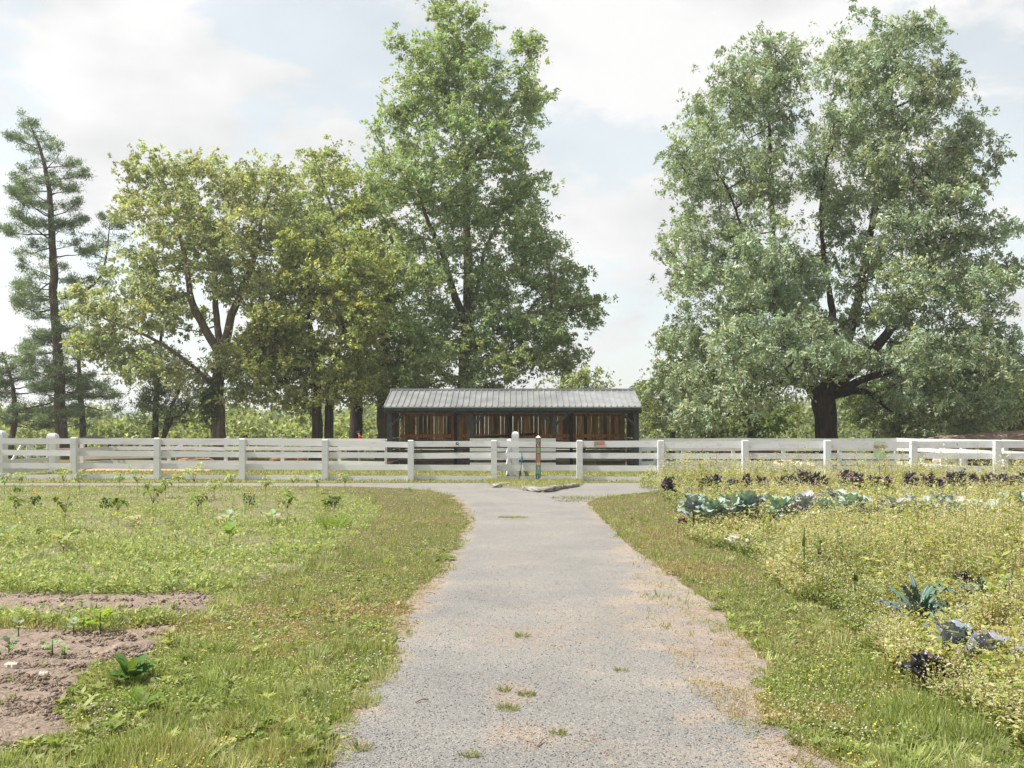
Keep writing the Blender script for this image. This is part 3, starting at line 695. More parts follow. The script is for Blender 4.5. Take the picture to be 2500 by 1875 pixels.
def tall_post(D, px, top, wd, label):
    r = empty('gate_post', (at(px, D), D, 0), label=label, cat='post')
    m = MB(); n = 8; w = wd/2
    prof = [(-.3, 1), (top-w*.9, 1), (top-w*.45, .9), (top-w*.15, .66), (top, .3)]
    rings = []
    for z, s_ in prof:
        q = w*s_; rings += [(-q, -w*min(1, s_+.05), z), (q, -w*min(1, s_+.05), z), (q, w*min(1, s_+.05), z), (-q, w*min(1, s_+.05), z)]
    fs = [(3, 2, 1, 0)]
    for i in range(len(prof)-1):
        for k in range(4): fs.append((i*4+k, i*4+(k+1) % 4, (i+1)*4+(k+1) % 4, (i+1)*4+k))
    b = (len(prof)-1)*4; fs.append((b, b+1, b+2, b+3))
    m.add(rings, fs, c=(1, 1, 1)); m.build('post_shaft', M['white'], r)
    return r
tall_post(35.9, 1258, 1.62, .27, 'tall round topped white gate post in the middle of the paddock fence')
tall_post(39.4, 129, 1.56, .36, 'thick white gate post with rounded top at the right of the wooden gate')
tall_post(35.5, 0, 1.66, .36, 'thick white gate post with rounded top at the left edge of the photo')
def gate():
    a = Vector((at(8, 35.7), 35.75, 0)); b = Vector((at(120, 39.2), 39.15, 0)); d = (b-a); L = d.length; d.normalize()
    root = empty('wooden_gate', a, math.atan2(d.y, d.x), label='white double wooden gate with crossed diagonal braces at the left of the paddock', cat='gate')
    for z, h in ((1.2, .16), (.86, .12), (.52, .14), (.18, .16)):
        for s, e in ((.12, L/2-.02), (L/2+.02, L-.12)):
            m = MB(); m.bar((s, 0, z), (e, 0, z), .04, h); m.build('rail', M['white'], root)
    for x in (.12, L/2-.08, L/2+.08, L-.12):
        m = MB(); m.bar((x, -.04, .08), (x, -.04, 1.3), .035, .12, up=(1, 0, 0)); m.build('stile', M['white'], root)
    for s, e in ((.18, L/2-.14), (L-.18, L/2+.14)):
        m = MB(); m.bar((s, .04, .15), (e, .04, 1.28), .035, .13); m.build('brace', M['white'], root)
gate()

# signs on the near fence
def text_obj(body, size, loc, parent, mat, ext=.001, align='CENTER'):
    cu = bpy.data.curves.new('lettering', 'FONT'); cu.body = body; cu.size = size; cu.align_x = align; cu.align_y = 'CENTER'; cu.extrude = ext
    cu.space_line = .9
    cu.materials.append(mat); tmp = bpy.data.objects.new('tmp', cu); me = bpy.data.meshes.new_from_object(tmp); bpy.data.objects.remove(tmp)
    o = bpy.data.objects.new('lettering', me); COL.objects.link(o); o.location = loc; o.rotation_euler = (R(90), 0, 0); o.parent = parent
    return o
def flat(name, r, g_, b): return noisemat(name, tuple(v*.9 for v in (r, g_, b)), (r, g_, b), 9, 4, .6, .3, .05)
M['green_sign'] = flat('sign_green', .42, .58, .37); M['pink_sign'] = flat('sign_pink', .52, .33, .33); M['dkred'] = flat('sign_lettering', .2, .05, .06)
M['palesign'] = flat('sign_pale', .72, .66, .60); M['redsign'] = flat('sign_red', .52, .2, .17); M['greenp'] = flat('sign_leafgreen', .25, .33, .13); M['dkgrey'] = flat('sign_dark', .05, .055, .06)
D = nD(2149); sg = empty('notice_sign', (at(2149, D), D+.075, 0), label='pale green notice sign with red header hanging across the top two rails', cat='sign')
m = MB(); m.box(-.18, .18, -.005, .008, .74, 1.30, bev=0); m.build('sign_board', M['green_sign'], sg)
m = MB(); m.box(-.185, .18, -.012, -.006, 1.07, 1.19); m.build('header_plate', M['pink_sign'], sg)
text_obj('DO NOT FEED\nTHE ANIMALS', .052, (0, -.0135, 1.13), sg, M['dkred'])
D = nD(1464); sg = empty('small_sign', (at(1464, D), D+.07, 0), label='small red and green printed sign on the top rail right of the painted pole', cat='sign')
m = MB(); m.box(-.175, .175, 0, .01, 1.13, 1.30); m.build('sign_board', M['redsign'], sg)
m = MB(); m.box(-.165, -.06, -.006, -.001, 1.17, 1.29); m.build('picture', M['greenp'], sg)
m = MB(); m.box(-.12, .165, -.005, -.001, 1.138, 1.156)
m.build('caption_strip', M['palesign'], sg)
D = nD(1104); sg = empty('small_sign', (at(1106, D), D+.07, 0), label='small cream sign with dark round emblem on the top rail left of the divider', cat='sign')
m = MB(); m.box(-.14, .085, 0, .01, 1.17, 1.27); m.build('sign_board', M['palesign'], sg)
m = MB(); m.tube([(.135, .01, 1.22), (.135, -.002, 1.22)], .05, 16, smooth=False); m.build('emblem', M['dkgrey'], sg)
m = MB(); m.ball((.145, -.006, 1.228), (.018, .003, .018), 8); m.build('emblem_spot', M['palesign'], sg)

# ------------------------------------------------------------------ painted pole, hydrant, border stones
D = 31.9; tp = empty('painted_pole', (at(1314, D), D, 0), label='square peace pole painted with bright picture panels, white pyramid cap', cat='pole')
m = MB(); m.box(-.075, .075, -.075, .075, -.2, 1.42, c=(.035, .04, .04)); m.build('post_shaft', M['plain'], tp)
cols = [(.0, .05, (.35, .12, .05)), (.05, .10, (.22, .07, .04)), (.10, .24, (.01, .12, .22)), (.25, .50, (.16, .42, .32)), (.52, .62, (.75, .55, .2)), (.63, .90, (.52, .2, .12)), (.92, 1.09, (.3, .45, .2)), (1.10, 1.20, (.45, .15, .14)), (1.21, 1.27, (.05, .13, .12)), (1.28, 1.37, (.3, .42, .33)), (1.375, 1.41, (.4, .12, .07))]
m = MB()
cols = [(a, b, tuple(.62*v+.05 for v in cc)) for a, b, cc in cols]
for z0_, z1_, cc in cols:
    m.box(-.058, .062, -.079, -.0755, z0_, z1_, c=cc); m.box(-.079, -.0755, -.058, .06, z0_, z1_, c=cc); m.box(.0755, .079, -.058, .06, z0_, z1_, c=cc)
for k in range(46):
    z0_, z1_, cc = random.choice(cols[2:]); z = random.uniform(z0_+.015, z1_-.015); x = random.uniform(-.045, .045); s_ = random.uniform(.006, .016)
    pc = random.choice([(.6, .35, .05), (.5, .05, .03), (.05, .2, .04), (.7, .65, .4), (.02, .03, .06)])
    m.ball((x, -.079, z), (s_, .002, s_*random.uniform(.6, 1.6)), 6, c=pc)
m.build('picture_panel', M['plain'], tp)
m = MB(); m.add([(-.085, -.085, 1.42), (.085, -.085, 1.42), (.085, .085, 1.42), (-.085, .085, 1.42), (0, 0, 1.5)], [(3, 2, 1, 0), (0, 1, 4), (1, 2, 4), (2, 3, 4), (3, 0, 4)], c=(.6, .6, .59)); m.build('cap', M['plain'], tp)

D = 32.3; hy = empty('yard_hydrant', (at(1275, D), D, 0), label='thin yard hydrant with blue head and dark hose beside the divider fence', cat='hydrant')
m = MB(); m.tube([(0, 0, -.1), (0, 0, .62)], .013, 8, c=(.5, .5, .52)); m.tube([(0, 0, .62), (-.02, 0, .98)], .008, 6, c=(.03, .04, .08)); m.build('pipe', M['plain'], hy)
m = MB(); m.tube([(-.015, 0, .62), (-.015, -.01, .70), (-.018, 0, .80), (-.02, 0, .84)], [.03, .034, .028, .012], 10, c=(.02, .2, .38)); m.ball((-.015, -.03, .68), (.016, .01, .02), 8, c=(.7, .8, .8)); m.build('valve_head', M['plain'], hy)
m = MB(); m.tube([(-.015, -.02, .62), (-.03, -.03, .45), (-.07, -.04, .22), (-.1, -.05, .05), (-.13, -.06, -.02)], .013, 8, c=(.015, .03, .025)); m.build('hose', M['plain'], hy)

def rock(name, label, cat, p, q, w_, h_, c=(1, 1, 1), group=None, nseg=9, mat='stone', rough=.25, z=0, tilt=0):
    """a rough stone lying from p to q on the ground"""
    p = Vector(p); q = Vector(q); L = (q-p).length; root = p.lerp(q, .5)
    rs = np.random.default_rng(int(abs(p[0]*1000+p[1]*77)) % 99991)
    nu, nv = nseg*2, nseg+3; V = []
    for i in range(nv+1):
        u = -1+2*i/nv
        for k in range(nu):
            a = 2*math.pi*k/nu
            cr_ = (1-abs(u)**5)**.4 if abs(u) < 1 else 0
            ca, sa = math.cos(a), math.sin(a); e_ = .55
            yy = math.copysign(abs(ca)**e_, ca)*cr_; zz = math.copysign(abs(sa)**e_, sa)*cr_
            nse = 1+rough*(vnoise(np.array([u*3.1+p[0]]), np.array([a*1.3+p[1]]), 3)[0]-.5)*2+rough*.5*(rs.random()-.5)
            V.append((u*L/2*(1+.06*(rs.random()-.5)), yy*w_/2*nse, zz*h_/2*nse+h_*.38))
    fs = []
    for i in range(nv):
        for k in range(nu): fs.append((i*nu+k, i*nu+(k+1) % nu, (i+1)*nu+(k+1) % nu, (i+1)*nu+k))
    m = MB(); m.add(V, fs, c=c, smooth=False); o = m.build(name, M[mat])
    o.location = (root.x, root.y, z); d = q-p; o.rotation_euler = (0, tilt, math.atan2(d.y, d.x)); tag(o, label, cat, group)
    return o
def gp(px, py): D = gd(py); return (at(px, D), D, 0)
G = 'stones edging the small grass island'
rock('edging_stone', 'leftmost weathered edging stone of the island below the hydrant', 'stone', gp(1208, 1191), gp(1244, 1185), .3, .13, (.72, .69, .65), G)
rock('edging_stone', 'low pinkish edging stone second from the left on the island rim', 'stone', gp(1250, 1187), gp(1278, 1193), .3, .10, (.8, .7, .64), G)
rock('edging_stone', 'long grey edging stone left of the island tip nearest the camera', 'stone', gp(1279, 1196), gp(1326, 1203), .3, .15, (.68, .67, .65), G)
rock('edging_stone', 'blocky grey edging stone right of the island tip nearest the camera', 'stone', gp(1328, 1203), gp(1364, 1194), .28, .16, (.6, .59, .57), G)
rock('edging_stone', 'small grey edging stone fourth along the right rim of the island', 'stone', gp(1364, 1195), gp(1386, 1191), .26, .12, (.6, .6, .58), G)
rock('edging_stone', 'rightmost long pale edging stone of the grass island', 'stone', gp(1384, 1192), gp(1408, 1187), .26, .12, (.72, .7, .66), G)

# things lying in and behind the paddock
def isl():
    pts = [gp(1205, 1189), gp(1250, 1192), gp(1290, 1199), gp(1327, 1204), gp(1365, 1197), gp(1410, 1189), gp(1425, 1183), (at(1425, 31.6), 31.6, 0), (at(1190, 31.6), 31.6, 0), gp(1190, 1183)]
    V = []; n = len(pts); cx_ = sum(p[0] for p in pts)/n; cy_ = sum(p[1] for p in pts)/n
    m = MB(); rings = [(1, .008), (.93, .05), (.6, .075), (.25, .085)]
    vs = [(cx_+(p[0]-cx_)*s_, cy_+(p[1]-cy_)*s_, z) for s_, z in rings for p in pts]
    fs = [(i*n+k, i*n+(k+1) % n, (i+1)*n+(k+1) % n, (i+1)*n+k) for i in range(len(rings)-1) for k in range(n)]+[tuple(3*n+k for k in range(n))]
    m.add(vs, fs, c=(.17, .155, .10), smooth=True); o = m.build('island_ground', M['ground']); tag(o, kind='structure')
    return pts
ISL = isl()
rock('boulder', 'long pale limestone boulder with a white worn top lying in front of the far fence', 'boulder', (at(1885, 42.8), 42.8, 0), (at(1955, 42.8), 42.6, 0), .6, .42, (1.35, 1.2, 1.0), rough=.35)
rock('boulder', 'smooth whitish rock slab right of the long limestone boulder', 'boulder', (at(1935, 42.4), 42.4, 0), (at(1990, 42.4), 42.4, 0), .55, .34, (1.9, 1.8, 1.68), rough=.2)
rock('boulder', 'low pale boulder behind the side fence at the right end of the paddock', 'boulder', (at(2300, 45), 46, 0), (at(2385, 45), 46, 0), .9, .5, (1.5, 1.42, 1.3))
GR = 'grey rocks lined up behind the far fence'
for k, (a, b, h, c_, nm_) in enumerate([(1560, 1596, .42, .8, 'reddish grey rock nearest the shelter in the row behind the far fence'), (1598, 1630, .5, 1.1, 'pale rounded rock second from the shelter in the row behind the far fence'), (1650, 1668, .45, 1.2, 'small whitish rock beside a far fence post right of the shelter'), (1676, 1715, .5, .8, 'brown block of rock in the middle of the row behind the far fence'), (1718, 1762, .52, 1.15, 'long layered grey rock fifth in the row behind the far fence')]):
    rock('rock', nm_, 'rock', (at(a, 47), 47, 0), (at(b, 47), 47, 0), .5, h, (c_, c_*.94, c_*.88), GR)
rock('fallen_trunk', 'huge weathered fallen tree trunk sloping down behind the fence at the right edge', 'log', (at(2260, 46), 47.5, 0), (at(2680, 46), 45.5, 0), 1.5, 1.2, (1.0, .95, .92), mat='wood', nseg=16, rough=.22, z=.55, tilt=-R(5))
rock('fallen_trunk', 'grey fallen tree trunk lying under the big tree behind the far fence', 'log', (at(1740, 50), 50, 0), (at(1990, 50), 50.5, 0), .8, .75, (.95, .85, .78), mat='wood', nseg=14, z=.1)
rock('log', 'short dark log lying on the orange mulch at the left of the paddock', 'log', (at(201, 41.2), 41.2, 0), (at(230, 41.2), 41.1, 0), .16, .17, (.35, .28, .22), mat='wood', nseg=8, z=.12)
rock('log', 'long low weathered log behind the broken rail at the left of the far fence', 'log', (at(430, 46.5), 46.5, 0), (at(530, 46.5), 46.3, 0), .4, .4, (1.2, .9, .72), mat='wood', nseg=10)
rock('log', 'brown log lying behind the far fence near the blue capped visitor', 'log', (at(655, 48), 48, 0), (at(738, 48), 48.2, 0), .6, .42, (.9, .72, .55), mat='wood', nseg=10)
lg = MB(); lg.tube([(0, 0, 0), (.05, .7, 0)], .1, 12, c=(.5, .35, .22)); o = lg.build('log', M['wood']); o.location = (at(950, 41.9), 41.9, .24); tag(o, 'sawn orange ended log lying by the left front post of the shelter', 'log')
sp = MB(); sp.tube([(0, 0, -.05), (0, 0, .36)], [.26, .24], 14, c=(.55, .42, .3)); o = sp.build('tree_stump', M['wood']); o.location = (at(737, 47), 47, 0); tag(o, 'pale sawn stump behind the far fence left of the shelter', 'stump')
# mulch mound
m = MB(); n = 28; vs = []; x0_, x1_ = at(185, 41), at(520, 41)
for j in range(9):
    for i in range(n):
        u = i/(n-1); v = j/8; h = .14*math.sin(math.pi*u)**.5*math.sin(math.pi*v)**.7*(.5+.9*vnoise(np.array([u*7.]), np.array([v*3.]), 6)[0])
        vs.append((x0_+(x1_-x0_)*u, 40.3+1.9*v, .008+h))
m.add(vs, [(j*n+i, j*n+i+1, (j+1)*n+i+1, (j+1)*n+i) for j in range(8) for i in range(n-1)], c=(.5, .29, .17), smooth=True)
o = m.build('mulch', M['ground']); tag(o, 'heap of orange mulch spread inside the paddock at the left', 'mulch', kind='stuff')
bb = MB(); bb.bar((at(180, 43.6), 43.2, .48), (at(540, 43.6), 44.2, .62), .04, .2, c=(1, .86, .78)); o = bb.build('loose_rail', M['white']); tag(o, 'pinkish detached rail leaning low against the far fence at the left', 'board')

# rope swing on the big tree
m = MB(); D = 49; m.tube([(at(1943, D), D, zt(940, D)), (at(1945, D), D, zt(1000, D)), (at(1946, D), D, .9), (at(1946, D), D, .5)], .022, 6, c=(.5, .33, .08)); o = m.build('swing_rope', M['cloth']); tag(o, 'yellow rope hanging from a low limb of the big tree', 'rope')
m = MB(); V_ = []; 
for k in range(13):
    a = math.pi*k/12; V_.append((-math.cos(a)*.95, math.sin(a)*.22))
D = 56; root = empty('garden_umbrella', (at(225, D), D, 0), label='dark low umbrella top showing just above the fence at the left', cat='umbrella')
rings = []; n = 16
for i in range(6):
    t = i/5; rr_ = .95*math.sin(t*math.pi/2); z = 1.08+.30*math.cos(t*math.pi/2)
    rings += [(rr_*math.cos(2*math.pi*k/n), rr_*math.sin(2*math.pi*k/n), z) for k in range(n)]
m = MB(); m.add(rings, [(i*n+k, (i+1)*n+k, (i+1)*n+(k+1) % n, i*n+(k+1) % n) for i in range(5) for k in range(n)], c=(.03, .03, .032), smooth=True); m.build('canopy', M['cloth'], root)
m = MB(); m.tube([(0, 0, 0), (0, 0, 1.4)], .02, 8, c=(.2, .2, .2)); m.build('pole', M['plain'], root)

# ------------------------------------------------------------------ people behind the far fence
def skin_obj(name, verts, edges, rads, mat, parent, sub=2, rootv=0):
    me = bpy.data.meshes.new(name); me.from_pydata(verts, edges, []); o = link(name, me, parent, mat)
    a = me.color_attributes.new('col', 'FLOAT_COLOR', 'POINT')
    o.modifiers.new('Skin', 'SKIN'); sv = me.skin_vertices[0].data
    for i, r in enumerate(rads): sv[i].radius = (r, r*(.8 if r > .09 else 1)); sv[i].use_root = (i == rootv)
    s_ = o.modifiers.new('Sub', 'SUBSURF'); s_.levels = sub; s_.render_levels = sub
    return o
def clothm(name, c_): return noisemat(name, tuple(v*.85 for v in c_), c_, 25, 4, .85, .1, .2)
SKIN = clothm('skin', (.5, .32, .23))
def person(loc, rz, H, label, shirt, pants, hair, pose='stand', cap=None):
    k = H/1.7
    root = empty('person', loc, rz, label=label, cat='person')
    if pose == 'bend':
        J = dict(pel=(0, 0, .80), sp=(.12, 0, .98), ch=(.33, 0, 1.08), nk=(.47, 0, 1.08), hd=(.6, 0, 1.06))
        arm = [((.38, s*.19, 1.07), (.46, s*.22, .80), (.62, s*.16, .6)) for s in (-1, 1)]
    else:
        J = dict(pel=(0, 0, .92), sp=(0, 0, 1.1), ch=(0, 0, 1.32), nk=(.01, 0, 1.47), hd=(.02, 0, 1.56))
        arm = [((0, s*.19, 1.40), (-.03, s*.25, 1.14), (.12, s*.22, .93)) for s in (-1, 1)]
    leg = [((0, s*.10, .86), (.03, s*.11, .48), (0, s*.11, .08), (.12, s*.12, .03)) for s in (-1, 1)]
    sc = lambda p: (p[0]*k, p[1]*k, p[2]*k)
    V = [J['pel'], J['sp'], J['ch'], J['nk'], J['hd']]; E = [(0, 1), (1, 2), (2, 3), (3, 4)]; Rr = [.13, .12, .13, .055, .085]
    for a in arm:
        b = len(V); V += list(a); hx = a[2]; V.append((hx[0]+.05, hx[1], hx[2]-.07)); E += [(2, b), (b, b+1), (b+1, b+2), (b+2, b+3)]; Rr += [.055, .042, .03, .035]
    for l in leg:
        b = len(V); V += list(l); E += [(0, b), (b, b+1), (b+1, b+2), (b+2, b+3)]; Rr += [.085, .06, .04, .035]
    skin_obj('body', [sc(p) for p in V], E, [r*k for r in Rr], SKIN, root)
    sv = [J['pel'], J['sp'], J['ch']]; se = [(0, 1), (1, 2)]; sr = [.15, .145, .155]
    for a in arm:
        b = len(sv); mid = tuple(a[0][i]*.35+a[1][i]*.65 for i in range(3)); sv += [a[0], mid]; se += [(2, b), (b, b+1)]; sr += [.072, .06]
    skin_obj('shirt', [sc(p) for p in sv], se, [r*k for r in sr], clothm('shirt_cloth', shirt), root)
    pv_ = [tuple(J['pel'][i]+(0, 0, -.02)[i] for i in range(3))]; pe = []; pr_ = [.15]
    for l in leg:
        b = len(pv_); pv_ += [l[0], l[1]]; pe += [(0, b), (b, b+1)]; pr_ += [.1, .078]
    skin_obj('trousers', [sc(p) for p in pv_], pe, [r*k for r in pr_], clothm('trouser_cloth', pants), root)
    h = sc(J['hd']); m = MB(); m.ball((h[0]+.01, h[1], h[2]+.02), (.095*k, .078*k, .12*k), 12, c=(.5, .32, .23)); m.tube([(h[0]+.095*k, h[1], h[2]+.02), (h[0]+.118*k, h[1], h[2]-.012)], [.008, .014], 6, c=(.5, .3, .22))
    for s_ in (-1, 1): m.ball((h[0], s_*.078*k, h[2]+.01), (.018, .01, .028), 6, c=(.5, .3, .22)); m.ball((h[0]+.088*k, s_*.03*k, h[2]+.035), .009, 6, c=(.04, .03, .02))
    m.ball((h[0]+.092*k, h[1], h[2]-.045), (.006, .022, .006), 6, c=(.35, .12, .1))
    m.build('head', M['plain'], root)
    m = MB(); m.ball((h[0]-.018*k, h[1], h[2]+.045*k), (.105*k, .09*k, .11*k), 12, c=hair); m.ball((h[0]-.06*k, h[1], h[2]-.03*k), (.055*k, .075*k, .09*k), 10, c=hair); m.build('hair', M['cloth'], root)
    if cap:
        m = MB(); m.ball((h[0]-.005, h[1], h[2]+.085*k), (.112*k, .098*k, .075*k), 12, c=cap); m.tube([(h[0]+.08*k, h[1], h[2]+.075*k), (h[0]+.19*k, h[1], h[2]+.06*k)], [.06*k, .05*k], 8, c=cap)
        m.build('cap', M['cloth'], root)
    return root
person((at(879, 48.5), 48.5, 0), R(180), 1.66, 'person in a red shirt and dark cap standing beside the shelter, facing left', (.62, .03, .04), (.2, .2, .22), (.03, .02, .015), cap=(.03, .03, .04))
person((at(745, 49), 49, 0), R(-80), 1.45, 'person in a turquoise shirt and grey cap behind the far fence', (.16, .42, .5), (.12, .12, .14), (.06, .04, .03), cap=(.06, .07, .09))
person((at(601, 49.5), 49.5, 0), R(-120), 1.45, 'person in tan shirt and black cap behind the far fence near the ivy covered tree', (.5, .36, .27), (.3, .14, .1), (.02, .02, .02), cap=(.02, .022, .026))
person((at(806, 49), 49, 0), R(-60), 1.25, 'child in a teal shirt behind the far fence between two rails', (.03, .34, .3), (.25, .12, .09), (.1, .06, .03))
person((at(431, 48), 48, 0), R(0), 1.5, 'person in a bright blue shirt bending over behind the far fence', (.05, .2, .62), (.1, .1, .12), (.1, .06, .03), pose='bend')
person((at(392, 48.5), 48.5, 0), R(20), 1.2, 'person in a black shirt bending beside the one in bright blue', (.03, .03, .035), (.1, .1, .12), (.05, .03, .02), pose='bend')

# ------------------------------------------------------------------ TREES
G_ASH = [(0.293, 0.353, 0.241), (0.361, 0.421, 0.293), (0.226, 0.285, 0.179), (0.447, 0.492, 0.37)]
G_OAK = [(0.278, 0.352, 0.176), (0.358, 0.431, 0.224), (0.232, 0.305, 0.16), (0.348, 0.408, 0.274)]
G_YEL = [(0.377, 0.403, 0.239), (0.46, 0.473, 0.299), (0.291, 0.322, 0.182), (0.341, 0.386, 0.245)]
G_MID = [(0.321, 0.363, 0.178), (0.249, 0.306, 0.15), (0.41, 0.438, 0.21), (0.485, 0.514, 0.256)]
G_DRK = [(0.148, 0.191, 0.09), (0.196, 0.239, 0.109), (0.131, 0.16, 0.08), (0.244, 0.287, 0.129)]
G_PIN = [(0.164, 0.223, 0.136), (0.197, 0.26, 0.144), (0.243, 0.309, 0.162), (0.129, 0.185, 0.127)]
G_BG = [(0.233, 0.262, 0.147), (0.189, 0.225, 0.124), (0.289, 0.31, 0.188), (0.161, 0.196, 0.103)]
def TREES():
    broadleaf('ash_tree', 'huge spreading grey green ash tree with a thick dark trunk at the right', 'tree', 52, (2018, .6),
        [[(2018, 1100, .62), (2018, 1040, .56), (2012, 985, .62), (2008, 955, .6)],
         [(2000, 975, .34), (1960, 925, .27, -.5), (1890, 935, .2, -1.2), (1830, 962, .15, -2), (1765, 1000, .08, -2.8)],
         [(2003, 965, .36), (1965, 890, .3, .8), (1925, 760, .24, 1.2), (1900, 600, .18, 1), (1893, 420, .12, .8), (1880, 200, .05, .5)],
         [(2010, 960, .4), (2040, 860, .3, .2), (2050, 760, .2, 1.2), (2040, 640, .14, 1.8), (2030, 480, .09, 2), (2045, 340, .05, 1.5)],
         [(2015, 960, .38), (2080, 850, .3, 1), (2125, 700, .24, 1.5), (2160, 500, .17, 1.5), (2190, 300, .1, 1), (2190, 110, .04, .5)],
         [(2020, 960, .36), (2090, 880, .27, -1.5), (2170, 770, .22, -2.4), (2250, 620, .15, -2.5), (2320, 440, .05, -1)],
         [(2022, 965, .28), (2100, 925, .19, -.6), (2190, 900, .14, -1.2), (2300, 860, .11, -1.6), (2390, 830, .04, -2)],
         [(2020, 970, .28), (2110, 945, .2, 1.5), (2170, 955, .15, 2.5), (2225, 1000, .08, 3)],
         [(1960, 890, .2, .6), (1900, 800, .15, -.6), (1830, 660, .1, -1.4), (1760, 480, .05, -1.6)]],
        [(1868, 128, 72, 65), (1780, 205, 95, 85), (1885, 255, 72, 105), (2078, 105, 80, 85), (2180, 110, 90, 85), (2275, 215, 85, 80), (2120, 240, 100, 100), (2365, 320, 62, 80), (1710, 370, 95, 105), (1840, 420, 95, 105), (2080, 420, 75, 90), (2180, 400, 100, 110), (2310, 430, 115, 110), (2392, 560, 66, 65), (1690, 560, 80, 65), (1800, 610, 110, 95), (1680, 690, 65, 80), (1880, 720, 125, 105), (2140, 600, 100, 95), (2300, 640, 115, 95), (2420, 690, 55, 80), (1760, 820, 125, 105), (1945, 850, 110, 75), (2080, 760, 70, 70), (2250, 800, 130, 105), (2400, 870, 95, 110), (1670, 950, 95, 85), (1830, 920, 90, 50), (2010, 880, 60, 35), (2250, 950, 125, 80), (2350, 1000, 80, 50), (1830, 850, 150, 80, -5.5), (1940, 890, 100, 50, -5), (1780, 940, 110, 55, -5), (1700, 1000, 90, 40, -3), (2150, 880, 110, 60, -5.5), (2280, 900, 120, 80, -5), (2230, 1000, 100, 40, -4), (2370, 960, 90, 70, -4), (2150, 700, 90, 55, -5), (1790, 700, 100, 70, -4.5), (2290, 720, 100, 70, -4.5), (2380, 1040, 80, 30, -1), (2000, 330, 50, 60, .5), (2040, 330, 45, 70, -1.5), (1975, 430, 45, 50, 1), (2025, 480, 40, 60, -1), (1960, 640, 50, 80, 1.5), (2060, 540, 60, 70, 2), (2230, 520, 70, 70, -4), (2300, 1045, 120, 25, 2), (1650, 830, 50, 60, 0)],
        G_ASH, shrink=.25, leafL=.2, leafW=.078, per=180, clump=.66, mat='ash', barkc=(.42, .36, .31), droop=.4, dens=1.0)
    broadleaf('oak_tree', 'tallest tree, a loose conical oak rising behind the shelter', 'tree', 56, (1135, .5),
        [[(1135, 1100, .5), (1137, 900, .42), (1145, 750, .33, .3), (1140, 600, .25, .8), (1132, 400, .15, 1), (1128, 250, .09, .8), (1108, 100, .05), (1092, 10, .03)],
         [(1137, 790, .24), (1105, 710, .2, -.6), (1085, 620, .17, -1), (1050, 560, .12, -1.5), (1025, 470, .07, -1.8)],
         [(1140, 800, .16), (1165, 700, .13, .8), (1180, 600, .1, 1.2), (1240, 480, .06, 1.5)],
         [(1133, 420, .12), (1180, 350, .1, -.5), (1240, 285, .07, -.8), (1290, 190, .04, -.8)],
         [(1130, 330, .1), (1100, 250, .08, -.6), (1060, 170, .05, -1), (1000, 140, .03, -1)],
         [(1137, 860, .16), (1230, 800, .12, -1.5), (1330, 770, .08, -2.5), (1430, 760, .04, -3)]],
        [(1092, 45, 48, 58), (1150, 110, 55, 75), (1075, 150, 65, 80), (985, 135, 35, 30), (1285, 140, 38, 65), (1300, 250, 45, 60), (1195, 240, 75, 80), (1030, 260, 70, 70), (965, 330, 65, 55), (1120, 370, 105, 80), (1250, 390, 70, 75), (975, 450, 95, 90), (1110, 490, 95, 80), (1270, 520, 85, 90), (1310, 640, 95, 90), (1010, 640, 85, 90), (1180, 670, 70, 75), (1370, 730, 80, 80), (1040, 800, 100, 85), (1200, 850, 110, 75), (1360, 860, 85, 60), (1430, 760, 45, 50), (1130, 300, 60, 70, -1.5), (1110, 200, 50, 60, -1), (1150, 560, 70, 60, -2), (1110, 620, 50, 40, -2.5), (1000, 920, 90, 45), (1180, 930, 120, 35), (1230, 760, 85, 75), (1080, 880, 70, 55, -3), (1150, 830, 60, 50, 3), (1260, 900, 100, 40, -3.5), (1060, 700, 60, 60, -3), (1320, 800, 80, 60, -3)],
        G_OAK, leafL=.19, leafW=.085, per=135, clump=.62, dens=1.15, barkc=(.95, .88, .8), droop=.1)
    broadleaf('maple_tree', 'yellowish green maple with pale forked limbs and ivy on its trunk', 'tree', 54, (535, .5),
        [[(535, 1100, .4), (532, 1000, .37), (532, 920, .36), (540, 855, .33)],
         [(538, 870, .26), (505, 800, .22, -.5), (475, 740, .19, -.8), (468, 640, .14, -.8), (440, 540, .08, -1), (410, 440, .04, -1)],
         [(540, 860, .22), (520, 770, .18, .6), (508, 660, .14, 1), (530, 550, .09, 1), (560, 440, .04, .8)],
         [(543, 860, .27), (575, 770, .22, -.6), (598, 725, .19, -1), (645, 630, .13, -1.4), (655, 520, .08, -1.4), (700, 420, .04, -1)],
         [(545, 880, .2), (595, 800, .16, 1), (665, 720, .1, 1.6), (720, 640, .05, 2)],
         [(530, 950, .14), (470, 880, .1, -1.2), (400, 830, .08, -2), (300, 790, .04, -2.6)]],
        [(395, 430, 70, 62), (470, 410, 40, 40), (560, 450, 85, 65), (660, 460, 90, 65), (350, 530, 55, 55), (450, 580, 110, 100), (600, 600, 105, 100), (720, 560, 70, 80), (350, 680, 80, 80), (270, 790, 85, 75), (420, 760, 85, 70), (240, 850, 50, 50), (215, 720, 30, 40), (680, 740, 80, 85), (610, 960, 60, 45), (700, 850, 60, 70), (560, 700, 70, 60), (330, 880, 60, 60), (470, 930, 55, 45), (600, 880, 70, 75), (380, 900, 60, 55)],
        G_YEL, leafL=.18, leafW=.1, per=115, clump=.55, dens=.95, barkc=(1.25, 1.2, 1.15), droop=.2)
